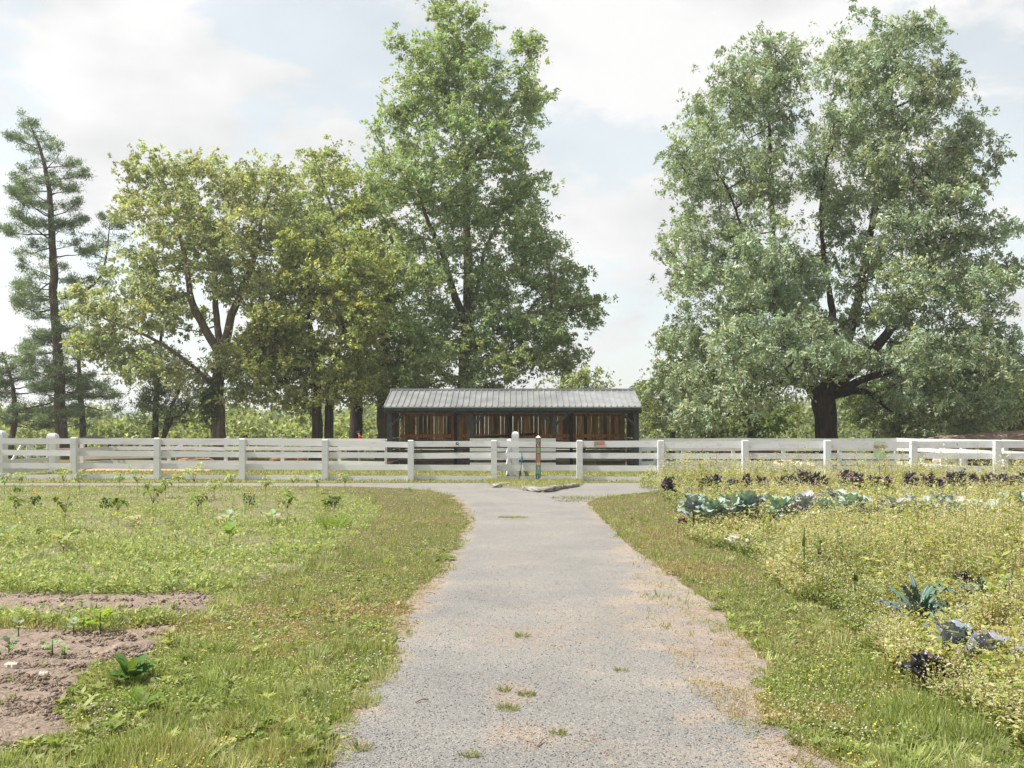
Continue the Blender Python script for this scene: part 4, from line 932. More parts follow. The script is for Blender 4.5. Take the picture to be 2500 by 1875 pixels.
    broadleaf('ivy_trunk_tree', 'small leafy tree with twin thin trunks left of the ivy covered maple', 'tree', 57, (380, .18),
        [[(378, 1100, .2), (380, 1000, .17), (388, 880, .12), (395, 800, .07)], [(392, 1100, .14, .3), (400, 1010, .13, .4), (430, 950, .08, .6)], [(392, 1085, .12), (415, 1050, .1, -.4), (428, 1020, .07, -.5)]],
        [(380, 940, 55, 55), (420, 880, 45, 45), (350, 990, 60, 30), (440, 1000, 60, 35), (500, 980, 50, 40), (400, 1030, 90, 18)], G_PIN, leafL=.17, leafW=.05, per=90, clump=.5, barkc=(.6, .55, .5))
    broadleaf('ivy_vine', 'dark green ivy climbing the pale trunk of the maple', 'vine', 53.4, (530, .05),
        [[(522, 1100, .04), (520, 1000, .03), (528, 900, .02)]],
        [(512, 1010, 12, 35), (518, 950, 16, 30), (540, 900, 20, 25), (498, 980, 12, 25)], G_DRK, leafL=.16, leafW=.13, per=100, clump=.34, layers=1, droop=.3, depth=.3)
    broadleaf('maple_tree', 'dense bright topped maple on twin dark trunks in front of the taller trees', 'tree', 52, (782, .3),
        [[(772, 1100, .3), (776, 1000, .27), (772, 900, .22), (750, 760, .12), (740, 640, .05)], [(800, 1100, .26, .3), (797, 1000, .24, .4), (815, 880, .18, .6), (850, 740, .08, .8)], [(776, 960, .14), (730, 900, .1, -1), (690, 860, .05, -1.6)]],
        [(735, 620, 62, 75), (700, 700, 45, 55), (690, 790, 80, 70), (800, 720, 85, 90), (880, 640, 75, 85), (640, 850, 55, 80), (700, 910, 75, 75), (800, 870, 85, 75), (890, 800, 75, 90), (850, 930, 90, 60), (740, 970, 80, 40)],
        [(.31, .35, .15), (.40, .42, .18), (.24, .28, .12), (.46, .47, .22)], leafL=.17, leafW=.1, per=140, clump=.6, dens=1.15, barkc=(.45, .4, .36), droop=.25)
    broadleaf('maple_tree', 'dark maple standing behind with its top rising left of the tall oak', 'tree', 60, (870, .4),
        [[(868, 1100, .42), (870, 960, .38), (868, 800, .28), (850, 650, .18), (800, 480, .06)], [(868, 850, .2), (830, 700, .12, 1), (770, 540, .05, 1)]],
        [(765, 410, 38, 48), (825, 420, 30, 60), (780, 500, 65, 60), (880, 490, 70, 75), (840, 600, 90, 80), (930, 600, 70, 90), (700, 560, 50, 50), (900, 760, 90, 90), (900, 900, 80, 60)],
        G_MID, leafL=.18, leafW=.1, per=120, clump=.6, barkc=(.4, .36, .32))
    broadleaf('elm_tree', 'shaded tree with a rough brown trunk just left of the shelter', 'tree', 58, (937, .42),
        [[(937, 1100, .42), (935, 950, .36), (940, 800, .25), (960, 650, .1)]],
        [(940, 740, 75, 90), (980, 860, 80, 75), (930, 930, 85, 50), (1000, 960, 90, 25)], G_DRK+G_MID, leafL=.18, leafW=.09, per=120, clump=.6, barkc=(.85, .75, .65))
    pine('pine_tree', 'tall thin white pine leaning at the far left against the sky', 58,
        [(152, 1100, .36), (148, 980, .32), (140, 850, .28), (130, 700, .24), (127, 560, .19), (118, 440, .13), (95, 350, .08), (66, 288, .03)],
        [(285, 5, 5), (305, 22, 18), (330, 48, 34), (360, 70, 48), (390, 40, 45), (430, 95, 85), (480, 60, 70), (520, 120, 55), (570, 130, 75), (610, 130, 85), (650, 60, 60), (700, 140, 80), (740, 150, 50), (790, 90, 60), (850, 120, 70), (900, 90, 60), (960, 150, 60), (1010, 120, 80), (1060, 60, 60)],
        290, 1010, G_PIN, per=22, spacing=.56, needle=.16, nw=.042, sparse=.97,
        extra=[dict(limb=[(148, 728, .13), (190, 722, .11), (225, 705, .09), (252, 675, .07), (262, 620, .05), (268, 545, .025)], shoots=[(225, 700, .9), (250, 670, 1.1), (258, 630, 1.3), (263, 590, 1.2), (268, 560, .9), (270, 540, .5), (200, 690, .8)])])
    pine('pine_tree', 'dark shorter pine growing behind the tall white pine', 62, [(205, 1100, .2), (200, 1000, .18), (190, 900, .13), (200, 800, .06)],
        [(780, 15, 20), (840, 50, 55), (900, 60, 75), (960, 80, 100), (1010, 90, 100), (1050, 60, 80)], 785, 1040, G_DRK+G_PIN, per=16, spacing=.6, needle=.17, nw=.042)
    pine('pine_tree', 'low arching pine cut by the left edge of the photo', 60, [(20, 1100, .2), (40, 1000, .17), (30, 930, .1), (5, 860, .05)],
        [(850, 20, 20), (900, 80, 60), (960, 110, 100), (1020, 90, 70), (1060, 60, 60)], 860, 1045, G_PIN, per=26, spacing=.55, needle=.18, nw=.042)
    bgt = [('young yellow green tree filling the gap left of the big ash', 66, (1640, .2), [(1650, 830, 45, 35), (1640, 900, 60, 50), (1600, 960, 55, 50), (1700, 960, 60, 60), (1640, 1020, 80, 30)], G_BG+G_YEL),
           ('small bushy tree just right of the shelter', 72, (1590, .15), [(1590, 1000, 45, 35), (1570, 1040, 40, 20), (1560, 950, 8, 14)], G_BG),
           ('round green tree behind the rope under the big ash', 64, (1830, .2), [(1810, 985, 60, 45), (1880, 1000, 60, 50), (1760, 1020, 50, 30), (1850, 1040, 90, 22)], [(.15, .2, .06), (.1, .15, .045), (.19, .23, .08)]),
           ('green tree with a bare thin trunk seen right of the ash trunk', 62, (2134, .2), [(2090, 960, 50, 30), (2140, 980, 55, 30), (2080, 1020, 45, 25), (2160, 930, 50, 35), (2190, 985, 30, 30)], [(.16, .21, .07), (.12, .17, .06)]),
           ('grey leaved bush at the foot of the ash crown, right of its trunk', 56, (2190, .12), [(2170, 1040, 55, 28), (2230, 1030, 60, 32), (2290, 1040, 60, 26), (2200, 1000, 40, 20)], G_ASH),
           ('bright green tree at the right edge of the photo behind the fallen trunk', 64, (2440, .2), [(2440, 900, 60, 60), (2490, 960, 60, 70), (2400, 980, 60, 50), (2470, 1030, 80, 30), (2360, 1020, 50, 30)], [(.15, .2, .06), (.11, .155, .05), (.19, .22, .08)]),
           ('olive green tree partly hidden behind the right side of the ash', 72, (2330, .2), [(2330, 940, 70, 60), (2280, 1010, 60, 35), (2400, 1020, 60, 35), (2360, 880, 50, 40)], G_BG),
           ('small yellow green tree showing over the right half of the shelter roof', 66, (1420, .2), [(1430, 915, 45, 30), (1465, 945, 28, 20), (1380, 940, 50, 25), (1320, 970, 50, 25)], G_YEL+G_BG)]
    for lab, D, base, bl_, pal in bgt:
        tz = min(b[1] for b in bl_)
        broadleaf('background_tree', lab, 'tree', D, base, [[(base[0], 1100, base[1]), (base[0]+6, (tz+1060)/2+20, base[1]*.7), (base[0]-4, tz+25, base[1]*.3)]], bl_, pal, leafL=.24, leafW=.12, per=90, clump=.65, barkc=(.5, .45, .4), layers=2)
TREES()

# far woods: a mass of crowns nobody could count, with hills behind
def woods(name, label, D0, D1, x0, x1, top, n, size, pal, seed, zg):
    r = np.random.default_rng(seed); ncl = n
    px = r.uniform(x0, x1, ncl); D_ = r.uniform(D0, D1, ncl)
    tp = np.interp(px, [p[0] for p in top], [p[1] for p in top])+ (vnoise(px/60., px*0, seed)-.5)*34
    zt_ = CH-(tp-HY)/F*D_; zc = zg+(zt_-zg)*r.random(ncl)**.6
    X = (px-CX)/F*D_
    per = 46; ii = np.repeat(np.arange(ncl), per); m_ = len(ii); rad = size*(.7+.7*r.random(ncl))
    u = unit(r.normal(size=(m_, 3)))*(r.random((m_, 1))**.4)
    P = np.stack([X, D_, zc], 1)[ii]+u*rad[ii][:, None]*np.array([1, 1, .7])
    cl = palette(m_, pal, .2)*(1+(r.random((ncl, 1))-.5)*.5)[ii]
    V, C = leaf_arrays(P, unit(r.normal(size=(m_, 3))), unit(r.normal(size=(m_, 3))+np.array([0, 0, 1.])), size*.36, size*.26, cl)
    o = build_leaves(name, V, C, M['leaf']); tag(o, label, 'woods', kind='stuff')
woods('distant_woods', 'pale green line of distant trees seen under the crowns', 95, 130, -250, 1000, [(-250, 985), (0, 1000), (150, 1015), (400, 1022), (700, 1010), (1000, 1000)], 1100, 1.5, G_BG, 3, -3)
woods('distant_woods', 'low green woodland behind the paddock on the right', 90, 130, 1450, 2800, [(1450, 1030), (1600, 1012), (1900, 985), (2200, 985), (2800, 960)], 1000, 1.5, G_BG, 5, -3)
woods('undergrowth', 'brushy undergrowth beneath the trees on the left', 64, 80, -250, 960, [(-250, 1040), (300, 1042), (600, 1035), (960, 1020)], 520, .9, G_BG+G_MID, 8, -.6)
woods('undergrowth', 'brushy undergrowth beneath the trees on the right', 64, 78, 1580, 2800, [(1580, 1045), (2100, 1050), (2800, 1030)], 330, .9, G_BG, 9, -.6)
def hills():
    n = 160; V = []; a = np.linspace(-1.0, 1.0, n)
    for j, (D_, zz) in enumerate([(900, -8), (1100, 10), (1500, 1.0), (1900, .6), (2600, -20)]):
        for t in a:
            X = t*1900
            hgt = 36+22*(vnoise(np.array([t*4.3+5]), np.array([.5]), 4)[0]-.5)+9*(vnoise(np.array([t*15.]), np.array([2.5]), 7)[0]-.5)
            z = zz if abs(zz) > 5 and j in (0, 4) else (hgt*.55 if j == 1 else hgt if j == 2 else hgt*.9)
            V.append((X, D_, z))
    idx = np.arange(5*n).reshape(5, n); Q = np.stack([idx[:-1, :-1], idx[:-1, 1:], idx[1:, 1:], idx[1:, :-1]], -1).reshape(-1, 4)
    m_ = noisemat('forested_hill', (.07, .10, .06), (.13, .17, .09), .05, 8, 1, 0, .5, .2, dist=3)
    o = link('hills', np_mesh('hills', np.array(V), Q, smooth=True), None, m_); tag(o, kind='structure')
hills()

# ------------------------------------------------------------------ GROUND COVER
def world(px, py):
    D = F*CH/(py-HY); return (px-CX)/F*D, D
def zrand(n, x0, x1, y0, y1, pw=1.0):
    px = rng.uniform(x0, x1, n); py = y0+(y1-y0)*rng.random(n)**pw
    X, D = world(px, py); return px, py, X, D
EDGE = [(1184, 1560), (1196, 1575), (1215, 1620), (1250, 1650), (1300, 1680), (1335, 1715), (1352, 1790), (1375, 1850), (1420, 1880), (1462, 1935), (1490, 2040), (1560, 2100), (1640, 2160), (1700, 2240), (1750, 2330), (1790, 2400), (1850, 2520), (1950, 2700)]
def lawn():
    px, py, X, D = zrand(660000, -60, 2560, 1178, 1960, 1.12)
    path, tan, rim, soil, bedr, bedl = zones(X, D)
    r = rng.random(len(px)); ppl = lerp_tab(PL, py); ppr = lerp_tab(PR, py)
    pn = fbm(X*2.6, D*2.6, 51)
    edgew = 26*(py-HY)/400
    nearedge = path & ((px < ppl+edgew) | (px > ppr-edgew*.6)) & (py > 1190)
    keep = np.ones(len(px), bool)
    keep &= ~(path & ~nearedge); keep &= ~(nearedge & ((r > .16) | (pn < .5)))
    clus = fbm(X*5, D*5, 52)
    keep &= ~(tan & ((clus < .55) | (r > .38)) & ~((fbm(X*1.4, D*1.4, 57) > .52) & (px > lerp_tab(TR, py)-(lerp_tab(TR, py)-ppr)*.5) & (r < .6)))
    keep &= ~(rim & ((clus < .45) | (r > .7)))
    keep &= ~(soil & ((clus < .66) | (r > .18)))
    keep &= ~(bedr & (r > .45))
    bare_ = (fbm(X*.7, D*1.6, 33) > .50) & (px < 780)
    keep &= ~(bedl & bare_ & (r > .3)); keep &= ~(bedl & (r > .7))
    isl_ = inpoly(X, D, [(p[0], p[1]) for p in ISL])
    keep |= isl_ & (r < .4)
    crn = (fbm(X*9, D*9, 69) > .42) | (rng.random(len(X)) < .35) | (D > 16); keep &= crn
    X, D, px, py = X[keep], D[keep], px[keep], py[keep]; tanm = (tan | rim)[keep]; bl_ = bedl[keep]; rim_ = (rim | nearedge)[keep]; isl_ = isl_[keep]
    n = len(X); print('lawn', n)
    dry = fbm(X*.8, D*.8, 61)+(fbm(X*6, D*6, 62)-.5)*.35
    kind = rng.random(n) < (.5+.35*(fbm(X*1.5, D*1.5, 63)-.5)*2)         # blade or low leaf
    h = np.where(kind, .035+.05*rng.random(n)**1.5, .012+.012*rng.random(n))
    tall = fbm(X*1.7, D*1.7, 64); h = h*np.where(kind, .75+np.clip((tall-.55)*7, 0, 1.5), 1); h = np.where(tanm, h*.7, h)
    h = np.where((D > 28), h*.9, h)
    bigl = (rng.random(n) < .05) & ~kind & (fbm(X*3.1, D*3.1, 68) > .5); h = np.where(bigl, h*2.3, h)
    wd = np.where(kind, .0035+.0004*D, h*.75)
    base = np.stack([X, D, np.where(kind, -.004, rng.random(n)*.035*(1-.5*tanm))+isl_*.075], 1)
    ax = np.where(kind[:, None], rng.normal(size=(n, 3))*.42+np.array([0, 0, 1.]), rng.normal(size=(n, 3))*np.array([1, 1, .35]))
    nm = np.where(kind[:, None], rng.normal(size=(n, 3)), rng.normal(size=(n, 3))*.45+np.array([0, 0, 1.]))
    fresh = palette(n, [(.22, .27, .08), (.29, .33, .10), (.16, .21, .06), (.38, .40, .19)], .3)
    dryc = palette(n, [(.46, .40, .22), (.34, .24, .13), (.42, .38, .18), (.32, .19, .11)], .25)
    f = np.clip((dry-.50)*4+(fbm(X*2.3, D*2.3, 67)-.5)*1.6+(rng.random(n)-.5)*.9, 0, 1)[:, None]; f = np.where(rim_[:, None] | tanm[:, None], np.clip(f+.25, 0, 1), f)
    # paler, drier sward farther out
    cl = fresh*(1-f)+dryc*f
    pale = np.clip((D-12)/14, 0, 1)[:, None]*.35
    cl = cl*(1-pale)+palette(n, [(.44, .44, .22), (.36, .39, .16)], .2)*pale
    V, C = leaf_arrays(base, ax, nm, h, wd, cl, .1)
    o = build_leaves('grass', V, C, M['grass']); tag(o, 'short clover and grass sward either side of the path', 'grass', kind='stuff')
    # paddock grass
    n = 60000; Dp = rng.uniform(30.7, 46, n); Xp = rng.uniform(-24, 24, n); k = (fbm(Xp*1.2, Dp*1.2, 65) > .38); Xp, Dp = Xp[k], Dp[k]; n = len(Xp)
    cl = palette(n, [(.2, .22, .07), (.28, .26, .11), (.15, .18, .05), (.33, .29, .15)], .25)
    V, C = leaf_arrays(np.stack([Xp, Dp, Dp*0], 1), rng.normal(size=(n, 3))*.5+np.array([0, 0, 1.]), rng.normal(size=(n, 3)), .05+.07*rng.random(n), .022, cl)
    o = build_leaves('paddock_grass', V, C, M['grass']); tag(o, 'thin grass growing inside the paddock behind the white fence', 'grass', kind='stuff')
lawn()
def island_grass():
    n = 9000; X = rng.uniform(at(1185, 31), at(1430, 31), n); D = rng.uniform(26, 31.6, n); k = inpoly(X, D, [(p[0], p[1]) for p in ISL]) & (fbm(X*3, D*3, 66) > .40); X, D = X[k], D[k]; n = len(X)
    V, C = leaf_arrays(np.stack([X, D, np.full(n, .05)], 1), rng.normal(size=(n, 3))*.5+np.array([0, 0, 1.]), rng.normal(size=(n, 3)), .05+.10*rng.random(n)**2, .017, palette(n, [(.24, .28, .09), (.33, .34, .14), (.42, .37, .2)], .25))
    o = build_leaves('island_grass', V, C, M['grass']); tag(o, 'grass and clover growing on the stone edged island', 'grass', kind='stuff')
island_grass()

OC = np.array([[1, 0, 0], [-1, 0, 0], [0, 1, 0], [0, -1, 0], [0, 0, 1], [0, 0, -1]], float)
OF = np.array([[0, 2, 4], [2, 1, 4], [1, 3, 4], [3, 0, 4], [2, 0, 5], [1, 2, 5], [3, 1, 5], [0, 3, 5]])
def lumps(name, label, cat, P, s, col, mat, flat=.7, jit=.35):
    n = len(P); V = (OC[None]*s[:, None, None]*(1+jit*(rng.random((n, 6, 1))-.5)*2)); V[:, :, 2] *= flat
    a = rng.random(n)*6.28; ca, sa = np.cos(a)[:, None], np.sin(a)[:, None]
    V = np.stack([V[:, :, 0]*ca-V[:, :, 1]*sa, V[:, :, 0]*sa+V[:, :, 1]*ca, V[:, :, 2]], 2)+P[:, None]
    Fq = (np.arange(n)*6)[:, None, None]+OF[None]
    o = link(name, np_mesh(name, V.reshape(-1, 3), Fq.reshape(-1, 3), np.repeat(col, 6, axis=0)), None, mat); tag(o, label, cat, kind='stuff'); return o
def litter():
    px, py, X, D = zrand(26000, -60, 2560, 1190, 1930)
    path, tan, rim, soil, bedr, bedl = zones(X, D)
    d = fbm(X*.9, D*.9, 71)+fbm(X*7, D*7, 72)*.3
    k = ~(path | tan | soil | bedr | bedl | rim) & (d > .70+.0*X) & (D > 4.2)
    k &= rng.random(len(X)) < np.where(px < 1300, .34, .13)
    n = k.sum(); P = np.stack([X[k], D[k], .035+.035*rng.random(n)], 1)
    lumps('clover_flowers', 'small white clover heads scattered through the lawn', 'flowers', P, .0045+.003*rng.random(n)+.0003*D[k], palette(n, [(.5, .46, .4), (.42, .34, .3), (.6, .57, .5)], .15), M['petal'], .9)
    px, py, X, D = zrand(5000, -60, 2560, 1200, 1930)
    path, tan, rim, soil, bedr, bedl = zones(X, D); k = ~(path | tan | soil | bedr | rim) & (fbm(X*1.3, D*1.3, 73) > .63); n = k.sum()
    lumps('yellow_flowers', 'tiny yellow flowers in the grass left of the path', 'flowers', np.stack([X[k], D[k], .045+.03*rng.random(n)], 1), .005+.0004*D[k], palette(n, [(.75, .6, .05), (.8, .7, .15)], .1), M['petal'], .6)
    # clods and straw on the bare soil
    px, py, X, D = zrand(60000, -60, 700, 1440, 1930); path, tan, rim, soil, bedr, bedl = zones(X, D)
    k = soil & (fbm(X*4, D*6, 74) > .5) & (rng.random(len(X)) < .5); n = k.sum()
    lumps('soil_clods', 'crumbly brown clods on the bare garden soil', 'soil', np.stack([X[k], D[k], .004+.012*rng.random(n)], 1), .004+.018*rng.random(n)**3, palette(n, [(.2, .15, .12), (.15, .11, .085), (.25, .2, .165)], .2), M['cloth'], .7)
    k2 = soil & (rng.random(len(X)) < .13); n = k2.sum(); aa = rng.random(n)*6.28
    V1, C1 = leaf_arrays(np.stack([X[k2], D[k2], .014+.016*rng.random(n)], 1), np.stack([np.cos(aa), np.sin(aa), rng.normal(size=n)*.12], 1), np.tile([0, 0, 1.], (n, 1)), .03+.1*rng.random(n)**2, .0035, palette(n, [(.36, .29, .22), (.26, .2, .14), (.42, .37, .29)], .15), 0)
    px, py, X, D = zrand(90000, 600, 2300, 1200, 1930); path, tan, rim, soil, bedr, bedl = zones(X, D)
    cl_ = fbm(X*1.1, D*.9, 23)+.25*(fbm(X*7, D*7, 76)-.5)
    k = ((tan | rim) & (rng.random(len(X)) < .34)) | (path & (cl_ > .6) & (rng.random(len(X)) < .22) & (D < 12)); n = k.sum(); aa = rng.random(n)*6.28
    V2, C2 = leaf_arrays(np.stack([X[k], D[k], .009+.01*rng.random(n)], 1), np.stack([np.cos(aa), np.sin(aa), rng.normal(size=n)*.15], 1), np.tile([0, 0, 1.], (n, 1)), .02+.04*rng.random(n), .003+.0002*D[k], palette(n, [(.34, .24, .165), (.3, .19, .12), (.38, .31, .23), (.26, .15, .09)], .2), 0)
    o = build_leaves('straw', np.concatenate([V1, V2]), np.concatenate([C1, C2]), M['petal']); tag(o, 'dry straw bits and orange needles strewn on soil and path edges', 'straw', kind='stuff')
    px, py, X, D = zrand(46000, 600, 2100, 1250, 1930); path, tan, rim, soil, bedr, bedl = zones(X, D); k = path | tan; n = k.sum()
    lumps('gravel_stones', 'loose fine grey gravel on the path', 'gravel', np.stack([X[k], D[k], .005+0*X[k]], 1), .0016+.0055*rng.random(n)**3.5, palette(n, [(.12, .12, .12), (.19, .19, .18), (.28, .27, .25), (.07, .07, .07)], .2), M['cloth'], .7)
litter()

def turf_plants():
    px, py, X, D = zrand(9000, -60, 2560, 1200, 1950, 1.0); path, tan, rim, soil, bedr, bedl = zones(X, D)
    ok = ~(path | tan | soil | bedr) & (fbm(X*1.1, D*1.1, 91) > .47); ok &= rng.random(len(X)) < .35
    X, D = X[ok], D[ok]; n = len(X); m = 8; ii = np.repeat(np.arange(n), m); N_ = len(ii); a = rng.random(N_)*6.28; sz = (.03+.05*rng.random(n)**2)
    P = np.stack([X[ii], D[ii], .015+.03*rng.random(N_)], 1)
    V1, C1 = leaf_arrays(P, np.stack([np.cos(a), np.sin(a), .15+.6*rng.random(N_)], 1), rng.normal(size=(N_, 3))*.3+np.array([0, 0, 1.]), sz[ii]*(.7+.5*rng.random(N_)), sz[ii]*.42, (palette(n, [(.15, .21, .05), (.24, .29, .08), (.33, .36, .15), (.2, .2, .09)], .3))[ii], .12)
    px, py, X, D = zrand(4200, -60, 2560, 1195, 1950, 1.0); path, tan, rim, soil, bedr, bedl = zones(X, D)
    ok = ~(path | tan | soil | bedr) & (fbm(X*.9+5, D*.9, 92) > .50); ok &= rng.random(len(X)) < .3
    X, D = X[ok], D[ok]; n = len(X); m = 46; ii = np.repeat(np.arange(n), m); N_ = len(ii); g_ = rng.normal(size=(N_, 3))
    P = np.stack([X[ii]+g_[:, 0]*.045, D[ii]+g_[:, 1]*.045, 0*g_[:, 0]], 1); ln = rng.normal(size=(n, 3))*.35
    V2, C2 = leaf_arrays(P, np.stack([g_[:, 0]*.35, g_[:, 1]*.35, np.ones(N_)], 1)+ln[ii]+rng.normal(size=(N_, 3))*.25, rng.normal(size=(N_, 3)), (.06+.09*rng.random(n)**1.5)[ii]*(.6+.6*rng.random(N_)), .0035+.0004*D[ii], palette(n, [(.26, .32, .10), (.38, .41, .2), (.18, .24, .07), (.44, .42, .24)], .25)[ii]*(1+.3*(rng.random((N_, 1))-.5)), .05)
    o = build_leaves('turf_weeds', np.concatenate([V1, V2]), np.concatenate([C1, C2]), M['grass']); tag(o, 'broad leaved lawn weeds and coarse grass tussocks mixed into the turf', 'weeds', kind='stuff')
turf_plants()

def weed_field():
    px, py, X, D = zrand(30000, 1520, 2640, 1186, 1960, 1.2)
    path, tan, rim, soil, bedr, bedl = zones(X, D)
    e = lerp_tab([(a, b) for a, b in EDGE], py)
    dist = (px-e)*D/F
    k = bedr & (D < 30.2); X, D, dist, py = X[k], D[k], np.clip(dist[k], 0, 9), py[k]; n = len(X)
    clump = fbm(X*1.6, D*1.6, 81)
    HB = 1.15*np.interp(D, [4, 6.6, 7.4, 9, 12, 13.6, 14.6, 15.6, 17, 19, 22.8, 24.4, 25.5, 30], [.46, .36, .38, .48, .44, .34, .24, .34, .38, .38, .27, .40, .60, .62])
    H = HB*(.45+.55*np.clip(dist/.8, 0, 1))*(.62+1.9*np.clip(clump-.33, 0, 1)+.5*(fbm(X*.6, D*.6, 85)-.5))*(.55+.75*rng.random(n)); H = np.clip(H, .07, .9)
    tallr = rng.random(n) < np.where(D > 22, .12, .07); H = np.where(tallr, H*1.45, H)
    sub = fbm(X*3.3, D*3.3, 84); kk = (sub > np.where(D < 13, .46, .40)) | (rng.random(n) < .25)
    X, D, dist, py, clump, H = X[kk], D[kk], dist[kk], py[kk], clump[kk], H[kk]; n = len(X)
    lean = rng.normal(size=(n, 3))*.16+np.array([0, 0, 1.]); lean = unit(lean)
    Vs = []; Cs = []
    base = np.stack([X, D, 0*X-.01], 1)
    V, C = leaf_arrays(base, lean, rng.normal(size=(n, 3)), H*1.02, .007+.0003*D, palette(n, [(.28, .3, .1), (.34, .2, .09), (.22, .25, .08)], .2)); Vs.append(V); Cs.append(C)
    m = 17; ii = np.repeat(np.arange(n), m); N_ = len(ii); t = .12+.86*rng.random(N_)**.75
    side = rng.normal(size=(N_, 3))*np.array([1, 1, .25]); spread = .09*(1.15-t*.7)
    P = base[ii]+lean[ii]*(H[ii]*t)[:, None]+unit(side)*(spread*rng.random(N_))[:, None]
    ax = unit(side*.8+np.array([0, 0, .35])+rng.normal(size=(N_, 3))*.3); nm = rng.normal(size=(N_, 3))*.5+np.array([0, 0, 1.])
    L = (.018+.03*rng.random(N_)**1.8)*(1.0+.9*np.clip((D[ii]-7)/14, 0, 1))
    yel = fbm(X*.9+40, D*.9, 82)
    g_ = palette(N_, [(.18, .25, .07), (.12, .18, .05), (.26, .31, .11)], .3); y_ = palette(N_, [(.46, .48, .20), (.55, .54, .34), (.38, .43, .15), (.40, .34, .20)], .28)
    f = np.clip((yel[ii]-.44)*5+np.clip(dist[ii]/.8, 0, 1)*.55-.15+(t-.55)*1.3+(rng.random(N_)-.5)*.5, 0, 1)[:, None]
    cl = g_*(1-f)+y_*f
    br_ = (rng.random(N_) < .05)[:, None]; cl = np.where(br_, palette(N_, [(.36, .19, .1), (.42, .26, .14)], .2), cl)
    V, C = leaf_arrays(P, ax, nm, L, L*.5, cl, .12); Vs.append(V); Cs.append(C)
    # a second kind: upright plants with larger green leaves, in patches
    q = np.where((fbm(X*1.1+9, D*1.1, 86) > .53) & (rng.random(n) < .16) & (dist > .15))[0]
    ii = np.repeat(q, 13); N_ = len(ii); t = .25+.8*rng.random(N_); hh = H[ii]*1.12; side = unit(rng.normal(size=(N_, 3))*np.array([1, 1, .3]))
    P = base[ii]+np.stack([0*hh, 0*hh, hh*t], 1)+side*.02
    L = (.04+.045*rng.random(N_))*(1+.03*D[ii])
    V, C = leaf_arrays(P, unit(side+np.array([0, 0, .15])), rng.normal(size=(N_, 3))*.3+np.array([0, 0, 1.]), L, L*.42, palette(N_, [(.17, .24, .05), (.25, .31, .08), (.36, .38, .12), (.44, .4, .14)], .25), .1); Vs.append(V); Cs.append(C)
    V, C = leaf_arrays(base[q], np.tile([0, 0, 1.], (len(q), 1))+rng.normal(size=(len(q), 3))*.08, rng.normal(size=(len(q), 3)), H[q]*1.15, .012, palette(len(q), [(.3, .18, .08), (.26, .26, .09)], .2)); Vs.append(V); Cs.append(C)
    m = 10; ii = np.repeat(np.arange(n), m); N_ = len(ii)
    P = base[ii]+lean[ii]*(H[ii]*(.8+.28*rng.random(N_)))[:, None]+rng.normal(size=(N_, 3))*np.array([.05, .05, .02])
    V, C = leaf_arrays(P, rng.normal(size=(N_, 3)), rng.normal(size=(N_, 3))*.6+np.array([0, 0, 1.]), .006+.0009*D[ii], .005+.0008*D[ii], palette(N_, [(.56, .54, .44), (.5, .44, .34), (.6, .58, .34), (.4, .33, .27)], .12)); Vs.append(V); Cs.append(C)
    o = build_leaves('weeds', np.concatenate(Vs), np.concatenate(Cs), M['weed']); tag(o, 'yellowing tangle of flowering weeds filling the right garden bed', 'weeds', kind='stuff')
    # left bed: lower, thinner
    px, py, X, D = zrand(9500, -60, 960, 1190, 1530, 1.05)
    path, tan, rim, soil, bedr, bedl = zones(X, D)
    band = fbm(X*.7, D*1.6, 33) < .5
    rowb = inpoly(px, py, [(-60, 1505), (180, 1515), (410, 1512), (430, 1530), (60, 1542), (-60, 1545)])
    k = (bedl & (band | (rng.random(len(X)) < .45))) | rowb; k &= ~path
    X, D, rb = X[k], D[k], rowb[k]; n = len(X); H = .06+.17*rng.random(n)**2*(fbm(X*2, D*2, 83)*1.8); H = np.where(rb, .08+.06*rng.random(n), H); lean = unit(rng.normal(size=(n, 3))*.3+np.array([0, 0, 1.]))
    base = np.stack([X, D, 0*X], 1); Vs = []; Cs = []
    V, C = leaf_arrays(base, lean, rng.normal(size=(n, 3)), H, .006+.0003*D, palette(n, [(.3, .33, .12)], .2)); Vs.append(V); Cs.append(C)
    m = 11; ii = np.repeat(np.arange(n), m); N_ = len(ii); t = rng.random(N_)
    side = rng.normal(size=(N_, 3))*np.array([1, 1, .3])
    P = base[ii]+lean[ii]*(H[ii]*t)[:, None]+unit(side)*(.06*rng.random(N_))[:, None]
    L = .025+.05*rng.random(N_)**2
    cl = palette(N_, [(.26, .34, .11), (.37, .41, .19), (.19, .27, .08), (.44, .45, .28)], .28)
    V, C = leaf_arrays(P, unit(side*.8+np.array([0, 0, .5])), rng.normal(size=(N_, 3))*.5+np.array([0, 0, 1.]), L, L*.42, cl, .12); Vs.append(V); Cs.append(C)
    o = build_leaves('bed_weeds', np.concatenate(Vs), np.concatenate(Cs), M['weed']); tag(o, 'thin pale weeds covering the left garden bed', 'weeds', kind='stuff')
weed_field()

